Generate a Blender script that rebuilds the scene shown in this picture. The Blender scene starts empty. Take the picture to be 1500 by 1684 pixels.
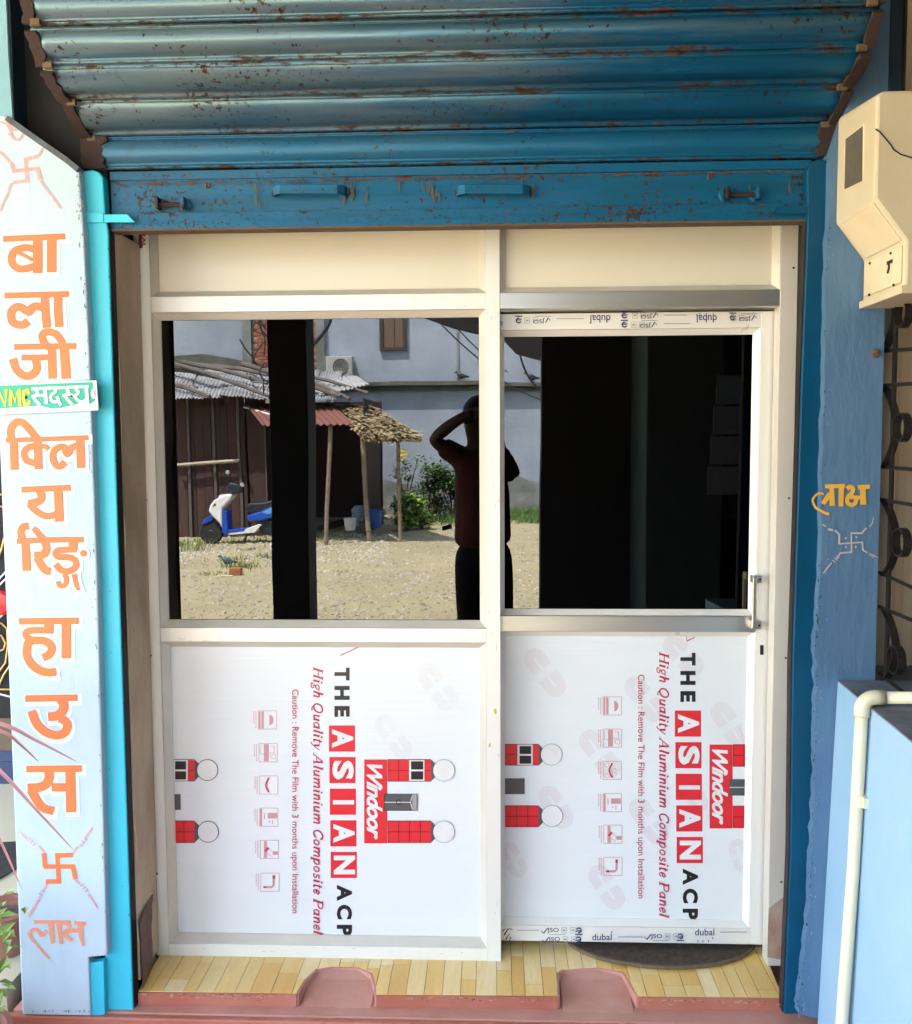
import bpy, bmesh, math, random
from mathutils import Vector, Matrix, noise
random.seed(7)
R = math.radians
# ------------------------------------------------------------------ camera, sky, sun, exposure
SC = bpy.context.scene
COL = SC.collection
F_PX, CAM_D, CAM_H = 1550.0, 2.65, 1.505
PITCH, YAW, ROLL = 0.072, -0.0404, -0.0052
_f = Vector((math.sin(YAW)*math.cos(PITCH), math.cos(YAW)*math.cos(PITCH), -math.sin(PITCH)))
_r = Vector((math.cos(YAW), -math.sin(YAW), 0))
_u = _r.cross(_f)
RT = _r*math.cos(ROLL) + _u*math.sin(ROLL)
UP = -_r*math.sin(ROLL) + _u*math.cos(ROLL)
CPOS = Vector((0, -CAM_D, CAM_H))
cd = bpy.data.cameras.new('camera'); cam = bpy.data.objects.new('camera', cd); COL.objects.link(cam)
cd.sensor_fit = 'HORIZONTAL'; cd.sensor_width = 36; cd.lens = 36*F_PX/1500; cd.clip_end = 500; cd.clip_start = 0.01
m = Matrix.Identity(4)
for i in range(3):
    m[i][0] = RT[i]; m[i][1] = UP[i]; m[i][2] = -_f[i]; m[i][3] = CPOS[i]
cam.matrix_world = m
SC.camera = cam

SUN_EL, SUN_AZ = R(63), R(-38)          # azimuth measured from +Y towards +X
W = bpy.data.worlds.new('World'); SC.world = W; W.use_nodes = True
nt = W.node_tree; bg = nt.nodes['Background']
sky = nt.nodes.new('ShaderNodeTexSky'); sky.sky_type = 'NISHITA'; sky.sun_disc = False
sky.sun_elevation = SUN_EL; sky.sun_rotation = SUN_AZ; sky.air_density = 1.3; sky.dust_density = 2.5
nt.links.new(sky.outputs[0], bg.inputs[0]); bg.inputs[1].default_value = 0.15
sl = bpy.data.lights.new('sun', 'SUN'); sl.energy = 4.2; sl.angle = R(0.5); sl.color = (1, 0.95, 0.87)
so = bpy.data.objects.new('sun', sl); COL.objects.link(so)
sd = Vector((math.sin(SUN_AZ)*math.cos(SUN_EL), math.cos(SUN_AZ)*math.cos(SUN_EL), math.sin(SUN_EL)))
so.rotation_euler = sd.to_track_quat('Z', 'Y').to_euler(); so.location = (0, 0, 20)
vs = SC.view_settings; vs.view_transform = 'Standard'; vs.look = 'None'; vs.gamma = 1; vs.exposure = 4.25
vs.use_curve_mapping = False
SC.cycles.max_bounces = 8; SC.cycles.diffuse_bounces = 5; SC.cycles.glossy_bounces = 4

# ------------------------------------------------------------------ helpers
def ray(px, py):
    return RT*((px-750)/F_PX) - UP*((py-842)/F_PX) + _f
def P(px, py, Y=0.0):            # point on the facade plane Y
    d = ray(px, py); return CPOS + d*((Y+CAM_D)/d.y)
def PX(px, py, X):
    d = ray(px, py); return CPOS + d*(X/d.x)
def PZ(px, py, Z):
    d = ray(px, py); return CPOS + d*((Z-CAM_H)/d.z)
G1 = 0.03
def RP(px, py, v, g=G1):         # yard point whose mirror image stands v metres from the camera
    d = ray(px, py); p = CPOS + d*(v/d.y); p.y = 2*g-p.y; return p
def RZ(px, py, z, g=G1):
    d = ray(px, py); p = CPOS + d*((z-CAM_H)/d.z); p.y = 2*g-p.y; return p
def RY(v, g=G1): return 2*g-(v-CAM_D)

class MB:
    def __init__(s): s.v = []; s.f = []
    def add(s, vs_, fs):
        o = len(s.v); s.v += [Vector(a) for a in vs_]; s.f += [tuple(i+o for i in f) for f in fs]; return s
    def box(s, x0, x1, y0, y1, z0, z1):
        return s.add([(x0,y0,z0),(x1,y0,z0),(x1,y1,z0),(x0,y1,z0),(x0,y0,z1),(x1,y0,z1),(x1,y1,z1),(x0,y1,z1)],
                     [(0,3,2,1),(4,5,6,7),(0,1,5,4),(1,2,6,5),(2,3,7,6),(3,0,4,7)])
    def prism(s, pts, d):        # pts closed polygon (3d), extruded along d
        n = len(pts); d = Vector(d); pts = [Vector(p) for p in pts]
        return s.add(pts+[p+d for p in pts], [tuple(range(n))[::-1], tuple(range(n, 2*n))]+[(i,(i+1)%n,(i+1)%n+n,i+n) for i in range(n)])
    def poly(s, pts): return s.add(pts, [tuple(range(len(pts)))])
    def tube(s, path, r, n=8, r2=None, cap=True):
        path = [Vector(p) for p in path]; k = len(path); o = len(s.v)
        for i, p in enumerate(path):
            t = (path[min(i+1,k-1)]-path[max(i-1,0)]).normalized()
            a = t.orthogonal() if i == 0 else (a - t*a.dot(t))
            a.normalize(); b = t.cross(a)
            rr = r if r2 is None else r+(r2-r)*i/(k-1)
            for j in range(n):
                th = 2*math.pi*j/n
                s.v.append(p+(a*math.cos(th)+b*math.sin(th))*rr)
        for i in range(k-1):
            for j in range(n):
                s.f.append((o+i*n+j, o+i*n+(j+1)%n, o+(i+1)*n+(j+1)%n, o+(i+1)*n+j))
        if cap: s.f.append(tuple(o+j for j in range(n))[::-1]); s.f.append(tuple(o+(k-1)*n+j for j in range(n)))
        return s
    def strap(s, path, wid, th):   # flat bar along path; wid vector = half width direction
        path = [Vector(p) for p in path]; wid = Vector(wid); k = len(path); o = len(s.v)
        for i, p in enumerate(path):
            t = (path[min(i+1,k-1)]-path[max(i-1,0)]).normalized(); nrm = t.cross(wid).normalized()*th/2
            s.v += [p-wid-nrm, p+wid-nrm, p+wid+nrm, p-wid+nrm]
        for i in range(k-1):
            for j in range(4): s.f.append((o+i*4+j, o+i*4+(j+1)%4, o+(i+1)*4+(j+1)%4, o+(i+1)*4+j))
        s.f.append((o+3,o+2,o+1,o)); e = o+(k-1)*4; s.f.append((e,e+1,e+2,e+3)); return s
    def lathe(s, prof, c, n=20, axis='Z'):
        o = len(s.v); c = Vector(c)
        for (r, h) in prof:
            for j in range(n):
                th = 2*math.pi*j/n; x, y = r*math.cos(th), r*math.sin(th)
                s.v.append(c + (Vector((x, y, h)) if axis == 'Z' else Vector((x, h, y))))
        for i in range(len(prof)-1):
            for j in range(n): s.f.append((o+i*n+j, o+i*n+(j+1)%n, o+(i+1)*n+(j+1)%n, o+(i+1)*n+j))
        s.f.append(tuple(o+j for j in range(n))[::-1]); e = o+(len(prof)-1)*n; s.f.append(tuple(e+j for j in range(n)))
        return s
    def obj(s, name, mat, parent=None, bevel=0, smooth=False, loc=None):
        L = Vector((0,0,0))
        if parent is not None:
            q = parent
            while q is not None: L += q.location; q = q.parent
        if loc is not None: base = Vector(loc)
        elif parent is None and s.v:
            lo = [min(v[i] for v in s.v) for i in range(3)]; hi = [max(v[i] for v in s.v) for i in range(3)]
            base = Vector(((lo[0]+hi[0])/2, (lo[1]+hi[1])/2, lo[2]))
        else: base = L.copy()
        me = bpy.data.meshes.new(name); me.from_pydata([v-base for v in s.v], [], s.f); me.validate()
        bm = bmesh.new(); bm.from_mesh(me); bmesh.ops.recalc_face_normals(bm, faces=bm.faces); bm.to_mesh(me); bm.free()
        if smooth:
            for p in me.polygons: p.use_smooth = True
        me.materials.append(mat)
        o = bpy.data.objects.new(name, me); COL.objects.link(o)
        o.location = base - L
        if parent is not None: o.parent = parent
        if bevel:
            b = o.modifiers.new('bevel', 'BEVEL'); b.width = bevel; b.segments = 2; b.limit_method = 'ANGLE'
        return o
def tag(o, label=None, cat=None, group=None, kind=None):
    if label: o['label'] = label
    if cat: o['category'] = cat
    if group: o['group'] = group
    if kind: o['kind'] = kind
    return o
def thing(name, loc, label, cat, group=None):
    o = bpy.data.objects.new(name, None); COL.objects.link(o); o.location = loc; o.empty_display_size = .1
    return tag(o, label, cat, group)
def copy_tree(o, parent=None):
    c = o.copy(); COL.objects.link(c)
    if parent is not None: c.parent = parent
    for ch in list(o.children): copy_tree(ch, c)
    return c

# ------------------------------------------------------------------ materials
def new_mat(name):
    mt = bpy.data.materials.new(name); mt.use_nodes = True
    return mt, mt.node_tree, mt.node_tree.nodes['Principled BSDF']
def lnk(n, a, b): n.links.new(a, b)
def noise_n(n, sc, scale=(1,1,1), det=6, rough=.6, vec=None):
    if vec is None:
        tc = n.nodes.new('ShaderNodeTexCoord'); vec = tc.outputs['Object']
    mp = n.nodes.new('ShaderNodeMapping'); mp.inputs['Scale'].default_value = scale
    lnk(n, vec, mp.inputs[0])
    t = n.nodes.new('ShaderNodeTexNoise'); t.inputs['Scale'].default_value = sc; t.inputs['Detail'].default_value = det
    t.inputs['Roughness'].default_value = rough; lnk(n, mp.outputs[0], t.inputs['Vector']); return t.outputs['Fac']
def ramp(n, fac, a, b, lo=(0,0,0,1), hi=(1,1,1,1)):
    r = n.nodes.new('ShaderNodeValToRGB'); r.color_ramp.elements[0].position = a; r.color_ramp.elements[1].position = b
    r.color_ramp.elements[0].color = lo; r.color_ramp.elements[1].color = hi; lnk(n, fac, r.inputs[0]); return r.outputs[0]
def mixc(n, fac, a, b):
    mx = n.nodes.new('ShaderNodeMix'); mx.data_type = 'RGBA'
    if isinstance(fac, float): mx.inputs[0].default_value = fac
    else: lnk(n, fac, mx.inputs[0])
    for k, c in ((6, a), (7, b)):
        if isinstance(c, tuple): mx.inputs[k].default_value = (*c[:3], 1)
        else: lnk(n, c, mx.inputs[k])
    return mx.outputs[2]
def mat(name, c, rough=.6, metal=0, c2=None, sc=6, scale=(1,1,1), lo=.35, hi=.7, bump=0, bsc=40, bscale=(1,1,1), spots=None, ssc=30, sth=.68, sscale=(1,1,1), spec=None, rvar=0):
    mt, n, b = new_mat(name)
    col = tuple(c)
    c2 = c2 or tuple(x*.82 for x in c)
    out = mixc(n, ramp(n, noise_n(n, sc, scale), lo, hi), col, tuple(c2))
    if spots: out = mixc(n, ramp(n, noise_n(n, ssc, sscale, 8, .7), sth, sth+.05), out, tuple(spots))
    lnk(n, out, b.inputs['Base Color'])
    b.inputs['Roughness'].default_value = rough; b.inputs['Metallic'].default_value = metal
    if spec is not None: b.inputs['Specular IOR Level'].default_value = spec
    if rvar:
        mr = n.nodes.new('ShaderNodeMapRange'); mr.inputs[3].default_value = rough-rvar; mr.inputs[4].default_value = rough+rvar
        lnk(n, noise_n(n, sc*2, scale), mr.inputs[0]); lnk(n, mr.outputs[0], b.inputs['Roughness'])
    if bump:
        bp = n.nodes.new('ShaderNodeBump'); bp.inputs['Strength'].default_value = 1; bp.inputs['Distance'].default_value = bump
        lnk(n, noise_n(n, bsc, bscale, 5), bp.inputs['Height']); lnk(n, bp.outputs[0], b.inputs['Normal'])
    return mt
M = {}
M['pale_plaster'] = mat('pale_plaster', (.40,.525,.635), .75, c2=(.45,.565,.65), sc=5, bump=.0015, bsc=35, bscale=(1,1,.5), spots=(.33,.43,.51), ssc=18, sth=.70)
M['blue_plaster'] = mat('blue_plaster', (.062,.145,.262), .7, c2=(.09,.18,.30), sc=9, scale=(2,2,.5), bump=.0026, bsc=32, bscale=(1.6,1.6,.45), spots=(.17,.25,.37), ssc=60, sth=.72)
M['ledge_blue'] = mat('ledge_blue', (.24,.41,.57), .65, c2=(.30,.45,.58), sc=4, bump=.001, bsc=25, spots=(.10,.20,.32), ssc=22, sth=.76, sscale=(1,1,.4))
M['ledge_top'] = mat('ledge_top', (.13,.13,.15), .8, c2=(.2,.24,.32), sc=9, bump=.002)
M['navy'] = mat('navy_paint', (.002,.016,.040), .6, c2=(.003,.022,.05), sc=8, bump=.002)
M['bright_blue'] = mat('bright_blue_plaster', (.04,.22,.50), .6, c2=(.05,.2,.42), sc=6, bump=.002)
M['orange'] = mat('orange_paint', (.66,.14,.045), .55, c2=(.68,.18,.04), sc=5, spots=(.66,.21,.11), ssc=160, sth=.60)
M['orange_faded'] = mat('faded_orange_paint', (.68,.27,.20), .6, c2=(.68,.25,.12), sc=14, spots=(.75,.7,.72), ssc=120, sth=.62)
M['pink_faded'] = mat('faded_pink_paint', (.60,.27,.26), .6, c2=(.58,.36,.38), sc=20, spots=(.7,.72,.76), ssc=90, sth=.6)
M['white_paint'] = mat('white_paint', (.82,.83,.82), .5, c2=(.8,.8,.76))
M['yellow_paint'] = mat('mustard_paint', (.75,.38,.03), .5, c2=(.65,.42,.08), sc=30, bump=.001, bsc=120)
M['cream_line'] = mat('cream_line_paint', (.55,.45,.40), .6, c2=(.35,.38,.42), sc=60)
M['turq'] = mat('turquoise_steel', (.03,.50,.68), .42, c2=(.045,.55,.72), sc=3, scale=(1,1,.6), bump=.0006, bsc=50, spots=(.05,.25,.3), ssc=45, sth=.74, rvar=.1)
M['guide_blue'] = mat('guide_blue_steel', (.0,.068,.150), .38, c2=(.001,.048,.10), sc=3, bump=.0005, bsc=50, spots=(.02,.05,.06), ssc=14, sth=.75, rvar=.1, spec=.25)
def shutter_mat(name, base, base2, rust_amt, metal, rough, left_sheen=.8, speck=0):
    mt, n, b = new_mat(name)
    tc = n.nodes.new('ShaderNodeTexCoord')
    wear = ramp(n, noise_n(n, 3.0, (.45,1,9), 5, .65), .40, .60)
    big = ramp(n, noise_n(n, 1.2, (.7,1,3), 3), .42, .58)
    c = mixc(n, wear, base, base2)
    c = mixc(n, big, c, tuple(x*.55+y*.45 for x, y in zip(base, (.005,.10,.20))))
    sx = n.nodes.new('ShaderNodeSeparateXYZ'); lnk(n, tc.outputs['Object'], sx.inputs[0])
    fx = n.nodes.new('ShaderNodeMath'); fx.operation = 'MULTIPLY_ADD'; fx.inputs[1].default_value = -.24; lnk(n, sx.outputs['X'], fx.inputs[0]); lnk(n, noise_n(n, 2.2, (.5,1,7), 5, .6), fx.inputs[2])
    c = mixc(n, ramp(n, fx.outputs[0], .44, .72, hi=(left_sheen,left_sheen,left_sheen,1)), c, (.16,.23,.25))  # paler grey towards the left: brighter sheen there painted into the colour
    rust = ramp(n, noise_n(n, 26, (.8,1,1.6), 9, .75), rust_amt, rust_amt+.06)
    sep = n.nodes.new('ShaderNodeAttribute'); sep.attribute_name = 'seam'; sep.attribute_type = 'GEOMETRY'
    ma = n.nodes.new('ShaderNodeMath'); ma.operation = 'MULTIPLY_ADD'; ma.inputs[1].default_value = .26
    lnk(n, sep.outputs['Fac'], ma.inputs[0]); lnk(n, noise_n(n, 22, (.5,1,2.2), 9, .75), ma.inputs[2])
    rust2 = ramp(n, ma.outputs[0], .76, .84)
    rc = mixc(n, ramp(n, noise_n(n, 60), .4, .6), (.075,.034,.014), (.022,.015,.012))
    sp1 = noise_n(n, 75, (1,1,1), 6, .7); sp2 = noise_n(n, 3.5, (1,1,2.5), 3)
    sm = n.nodes.new('ShaderNodeMath'); sm.operation = 'MULTIPLY_ADD'; sm.inputs[1].default_value = .45; lnk(n, sp2, sm.inputs[0]); lnk(n, sp1, sm.inputs[2])
    c = mixc(n, ramp(n, sm.outputs[0], .84-speck, .88-speck), c, rc)
    c = mixc(n, rust, c, rc); c = mixc(n, rust2, c, rc)
    drip = ramp(n, noise_n(n, 7, (1.6,1,.12), 5, .7), .64, .75)
    c = mixc(n, drip, c, tuple(.55*x+.45*y for x, y in zip(base, (.11,.07,.03))))
    lnk(n, c, b.inputs['Base Color']); b.inputs['Specular IOR Level'].default_value = .25
    mm = n.nodes.new('ShaderNodeMath'); mm.operation = 'MAXIMUM'; lnk(n, rust, mm.inputs[0]); lnk(n, rust2, mm.inputs[1])
    r = n.nodes.new('ShaderNodeMapRange'); r.inputs[3].default_value = rough; r.inputs[4].default_value = .85; lnk(n, mm.outputs[0], r.inputs[0])
    ra = n.nodes.new('ShaderNodeMath'); ra.operation = 'MULTIPLY_ADD'; ra.inputs[1].default_value = .22
    lnk(n, noise_n(n, 9, (.3,1,5)), ra.inputs[0]); lnk(n, r.outputs[0], ra.inputs[2]); lnk(n, ra.outputs[0], b.inputs['Roughness'])
    r2 = n.nodes.new('ShaderNodeMapRange'); r2.inputs[3].default_value = metal; r2.inputs[4].default_value = 0; lnk(n, mm.outputs[0], r2.inputs[0]); lnk(n, r2.outputs[0], b.inputs['Metallic'])
    bp = n.nodes.new('ShaderNodeBump'); bp.inputs['Distance'].default_value = .0012; lnk(n, noise_n(n, 30, (.3,1,1), 4), bp.inputs['Height']); lnk(n, bp.outputs[0], b.inputs['Normal'])
    return mt
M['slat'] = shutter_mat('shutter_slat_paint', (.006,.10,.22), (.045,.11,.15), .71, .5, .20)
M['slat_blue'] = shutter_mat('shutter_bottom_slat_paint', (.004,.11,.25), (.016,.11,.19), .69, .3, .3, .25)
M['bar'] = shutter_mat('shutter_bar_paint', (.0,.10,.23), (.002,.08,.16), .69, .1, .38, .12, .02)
M['rust'] = mat('rust', (.032,.014,.011), .85, c2=(.03,.018,.015), sc=30, bump=.002, bsc=60, spots=(.16,.13,.08), ssc=50, sth=.66)
M['rust_light'] = mat('pale_rust', (.13,.085,.045), .8, c2=(.10,.06,.03), sc=30, bump=.001)
M['iron'] = mat('dark_iron', (.010,.007,.006), .5, metal=.2, c2=(.022,.016,.012), sc=20, bump=.0006)
M['alu'] = mat('film_wrapped_aluminium', (.80,.785,.735), .30, metal=.12, c2=(.77,.75,.69), sc=2.5, scale=(1,1,1), bump=.0002, bsc=12, rvar=.08)
M['alu_bare'] = mat('bare_aluminium', (.62,.61,.58), .30, metal=.85, c2=(.55,.54,.51), sc=3, scale=(.6,1,8), bump=.0001)
M['bead'] = mat('glazing_bead_aluminium', (.70,.66,.58), .35, metal=.2, c2=(.58,.55,.47), sc=4)
M['cream_panel'] = mat('cream_panel', (.70,.645,.52), .33, c2=(.72,.66,.535), sc=2, spots=(.35,.25,.12), ssc=30, sth=.80)
M['jamb'] = mat('jamb_aluminium', (.69,.655,.58), .35, metal=.15, c2=(.60,.55,.47), sc=3, scale=(1,1,.4), spots=(.45,.40,.25), ssc=14, sth=.74)
M['film_white'] = mat('white_film', (.72,.75,.755), .28, c2=(.69,.73,.745), sc=1.5, scale=(1,1,9), bump=.0009, bsc=3, bscale=(.35,1,22), spots=(.62,.64,.63), ssc=30, sth=.76)
M['red'] = mat('red_print', (.70,.02,.03), .30, c2=(.66,.02,.03), sc=2)
M['crimson'] = mat('crimson_print', (.52,.02,.07), .3)
M['black_print'] = mat('black_print', (.012,.012,.013), .3)
M['navy_print'] = mat('navy_print', (.02,.03,.11), .35)
M['grey_print'] = mat('grey_print', (.09,.09,.09), .3)
M['grey_lite'] = mat('light_grey_print', (.33,.33,.33), .35)
M['pink_print'] = mat('pink_print', (.62,.30,.32), .35)
M['pink_line'] = mat('pale_pink_print', (.66,.56,.58), .3, c2=(.66,.60,.62), sc=12)
M['white_print'] = mat('white_print', (.78,.78,.78), .3)
M['maroon'] = mat('maroon_print', (.16,.015,.03), .4)
M['reveal'] = mat('raw_plaster', (.58,.48,.36), .85, c2=(.42,.32,.22), sc=9, scale=(1,1,.4), bump=.006, bsc=22, spots=(.12,.06,.035), ssc=20, sth=.72)
M['oxide'] = mat('red_oxide_paint', (.38,.11,.07), .5, c2=(.45,.17,.12), sc=6, bump=.001, bsc=30, spots=(.40,.28,.2), ssc=20, sth=.72)
M['oxide_worn'] = mat('worn_red_oxide', (.56,.29,.23), .6, c2=(.47,.21,.155), sc=7, bump=.0018, bsc=26, spots=(.46,.34,.25), ssc=24, sth=.66)
M['brownstain'] = mat('brown_skirting_paint', (.10,.045,.035), .6, c2=(.16,.09,.07), sc=9, bump=.003)
def tile_mat(name, c):
    mt, n, b = new_mat(name)
    f = ramp(n, noise_n(n, 7, (3.5,.5,1), 6, .7), .35, .68)
    f2 = ramp(n, noise_n(n, 40, (5,.5,1), 4, .6), .35, .7)
    cc = mixc(n, f, c, tuple(x*y for x, y in zip(c, (.86,.74,.5))))
    cc = mixc(n, f2, cc, tuple(x*.86 for x in c))
    lnk(n, cc, b.inputs['Base Color']); b.inputs['Roughness'].default_value = .25
    return mt
TILE = [tile_mat('wood_look_tile_%d' % i, c) for i, c in enumerate([(.88,.62,.23),(.90,.69,.32),(.86,.57,.18),(.92,.73,.40),(.82,.50,.14)])]
M['grout'] = mat('grout', (.30,.20,.09), .8)
M['coir'] = mat('coir_mat', (.045,.028,.020), .95, c2=(.09,.06,.04), sc=60, bump=.006, bsc=160, spots=(.14,.10,.07), ssc=90, sth=.62)
M['coir_edge'] = mat('coir_edge', (.17,.12,.06), .9, c2=(.10,.07,.04), sc=40, bump=.002)
M['meter'] = mat('cream_plastic', (.62,.54,.38), .48, c2=(.55,.46,.30), sc=4, bump=.0006, bsc=30, spots=(.26,.17,.08), ssc=26, sth=.72)
M['meter_pale'] = mat('pale_cream_plastic', (.70,.61,.42), .5, c2=(.62,.50,.30), sc=5, spots=(.30,.2,.1), ssc=40, sth=.70)
M['meter_glass'] = mat('dusty_window', (.11,.09,.06), .2, c2=(.16,.13,.09), sc=12)
M['pvc'] = mat('cream_pvc', (.72,.68,.50), .35, c2=(.68,.64,.46), sc=5)
M['black'] = mat('black_void', (.004,.004,.005), .8)
M['white_bar'] = mat('white_bar', (.7,.68,.66), .5)
M['gold'] = mat('gold_paint', (.60,.34,.10), .4, metal=.3)
M['yellow'] = mat('yellow_enamel', (.78,.50,.02), .4)
M['cream_tile'] = mat('cream_floor_tile', (.58,.51,.38), .4, c2=(.52,.45,.32), sc=3)
M['curtain'] = mat('cream_rolling_door', (.58,.47,.33), .6, c2=(.48,.38,.26), sc=4, scale=(3,3,.6), bump=.001)
M['terracotta'] = mat('terracotta', (.24,.085,.055), .7, c2=(.32,.14,.10), sc=12, bump=.001)
M['soil'] = mat('soil', (.05,.035,.022), .95, c2=(.1,.07,.045), sc=40, bump=.01)
M['leaf'] = mat('leaf_green', (.16,.27,.05), .5, c2=(.34,.44,.13), sc=9)
M['leaf_pink'] = mat('pink_leaf', (.48,.22,.24), .45, c2=(.30,.19,.20), sc=7)
M['stem'] = mat('plant_stem', (.13,.11,.05), .7)
# tinted reflective glass
def glass_mat(name, refl):
    g, n, b = new_mat(name); n.nodes.remove(b)
    out = n.nodes['Material Output']
    gl = n.nodes.new('ShaderNodeBsdfGlossy'); gl.inputs['Roughness'].default_value = .0; gl.inputs['Color'].default_value = (1,1,1,1)
    tr = n.nodes.new('ShaderNodeBsdfTransparent'); tr.inputs['Color'].default_value = (.055,.06,.058,1)
    fr = n.nodes.new('ShaderNodeFresnel'); fr.inputs['IOR'].default_value = refl
    bp = n.nodes.new('ShaderNodeBump'); bp.inputs['Distance'].default_value = .0009; bp.inputs['Strength'].default_value = 1
    lnk(n, noise_n(n, 1.6, (1,1,1), 1), bp.inputs['Height']); lnk(n, bp.outputs[0], gl.inputs['Normal'])
    mx = n.nodes.new('ShaderNodeMixShader'); lnk(n, fr.outputs[0], mx.inputs[0]); lnk(n, tr.outputs[0], mx.inputs[1]); lnk(n, gl.outputs[0], mx.inputs[2])
    lnk(n, mx.outputs[0], out.inputs[0]); return g
M['glass'] = glass_mat('dark_tinted_glass', 1.62)

# ------------------------------------------------------------------ structure: porch floor, tile floor, yard ground, building
tag(MB().box(-60, 60, -70, 30, -.6, -.2).obj('ground', mat('yard_earth', (.33,.285,.16), .95, c2=(.25,.22,.125), sc=.9, bump=.03, bsc=7, spots=(.37,.33,.23), ssc=9, sth=.58)), kind='structure')
tag(MB().box(-6, 6, -3.75, -.245, -.19, -.15).obj('porch_floor', M['oxide']), kind='structure')

# ---- tiled shop floor with two rounded notches in its front edge
def edge_poly():
    # front edge outline in world XY; notches as in the photograph
    z = 0
    pts = [PZ(228,1630,z), PZ(488,1633,z)]
    pts += [PZ(500,1612,z), PZ(520,1593,z), PZ(545,1589,z), PZ(590,1590,z), PZ(612,1600,z), PZ(619,1620,z), PZ(619,1635,z)]
    pts += [PZ(917,1637,z), PZ(916,1600,z), PZ(925,1594,z), PZ(985,1590,z), PZ(1025,1597,z), PZ(1032,1606,z), PZ(1050,1638,z)]
    pts += [PZ(1287,1640,z)]
    return [(p.x, p.y) for p in pts]
EP = edge_poly()
def in_notch(x, y):   # inside the notch (cut away) region
    n1 = EP[1:9]; n2 = EP[9:16]
    for poly in (n1, n2):
        ins = False; j = len(poly)-1
        for i in range(len(poly)):
            xi, yi = poly[i]; xj, yj = poly[j]
            if (yi > y) != (yj > y) and x < (xj-xi)*(y-yi)/(yj-yi)+xi: ins = not ins
            j = i
        if ins: return True
    return False
X0T, X1T = EP[0][0]-.02, EP[-1][0]+.03
base = MB().prism([Vector((x, y, -.035)) for x, y in EP]+[Vector((X1T, .30, -.035)), Vector((X0T, .30, -.035))], (0,0,.029)).obj('tile_floor', M['grout'])
tag(base, kind='structure')
# planks: bmesh clip of rectangles by the outline
def clip_plank(x0, x1, y0, y1):
    bm = bmesh.new()
    vs_ = [bm.verts.new((x, y, -.0055)) for x, y in EP+[(X1T,.30),(X0T,.30)]]
    bm.faces.new(vs_)
    for co, no in (((x0,0,0),(-1,0,0)),((x1,0,0),(1,0,0)),((0,y0,0),(0,-1,0)),((0,y1,0),(0,1,0))):
        bmesh.ops.bisect_plane(bm, geom=bm.verts[:]+bm.edges[:]+bm.faces[:], plane_co=co, plane_no=no, clear_outer=True)
    polys = [[v.co.copy() for v in f.verts] for f in bm.faces]
    bm.free(); return polys
x = X0T; k = 0
while x < X1T:
    wpl = random.choice((.036,.042,.05,.058)); cuts = [-.21]; yy = -.21+random.uniform(.08,.25)
    while yy < .28: cuts.append(yy); yy += random.uniform(.16,.34)
    cuts.append(.30)
    for a, b_ in zip(cuts, cuts[1:]):
        ps = clip_plank(x+.0007, min(x+wpl, X1T)-.0007, a+.0007, b_-.0007)
        if not ps: continue
        mb = MB()
        for p in ps: mb.prism(p, (0,0,.0055+random.uniform(0,.0006)))
        mb.obj('floor_plank', TILE[random.choice((0,0,1,1,2,3,3,4))], base); k += 1
    x += wpl
# riser paint and threshold cement
thr = thing('threshold', (-.1,-.2,-.15), 'red oxide painted cement threshold with two cut channels below the wood look tiles', 'threshold')
def riser(seg, nm='painted_riser', mt='oxide'):
    mb = MB()
    for (xa, ya), (xb, yb) in zip(seg, seg[1:]):
        d = Vector((xb-xa, yb-ya, 0)).normalized(); nn = Vector((d.y, -d.x, 0))*.006
        a, b2 = Vector((xa, ya, -.036)), Vector((xb, yb, -.036))
        mb.prism([a, b2, b2+nn, a+nn], (0,0,.0345))
    return mb.obj(nm, M[mt], thr)
riser(EP[0:2]); riser(EP[8:10]); riser(EP[15:17])
riser(EP[1:9], 'channel_side', 'oxide_worn'); riser(EP[9:16], 'channel_side', 'oxide_worn')
mb = MB(); mb.box(-1.32, .95, -.222, .29, -.075, -.0365); mb.obj('cement_bed', M['oxide_worn'], thr)
MB().box(-1.34, .97, -.243, -.2225, -.155, -.040).obj('step_face', M['oxide'], thr, bevel=.004)
# sloping channel bottoms
def chan(poly, back_y):
    xs = [p[0] for p in poly]
    a, b2 = min(xs)+.012, max(xs)-.012
    MB().prism([(a, back_y, -.0362), (a, back_y, -.004), (a, back_y-.035, -.018), (a, -.185, -.0362)], (b2-a, 0, 0)).obj('channel_ramp', M['oxide_worn'], thr, bevel=.004)
chan(EP[1:9], max(p[1] for p in EP[1:9])-.001)
chan(EP[9:16], max(p[1] for p in EP[9:16])-.001)

# doormat
dm = thing('doormat', (P(1090,1570,-.02).x, 0, 0), 'brown half round coir doormat poking out under the sliding door', 'doormat')
cx = PZ(1090,1560,0.01).x; fr_ = PZ(1090,1587,0.012).y; hw = PZ(1240,1552,0).x-cx
arc = [(cx+hw*math.cos(t), .14+(fr_-.14)*math.sin(t)) for t in [math.pi*i/28 for i in range(29)]]
MB().prism([(x_, y_, .0015) for x_, y_ in arc], (0,0,.012)).obj('coir_pile', M['coir'], dm)
MB().tube([(x_, y_-.002, .006) for x_, y_ in arc], .006, 6).obj('edging', M['coir_edge'], dm)

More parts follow.
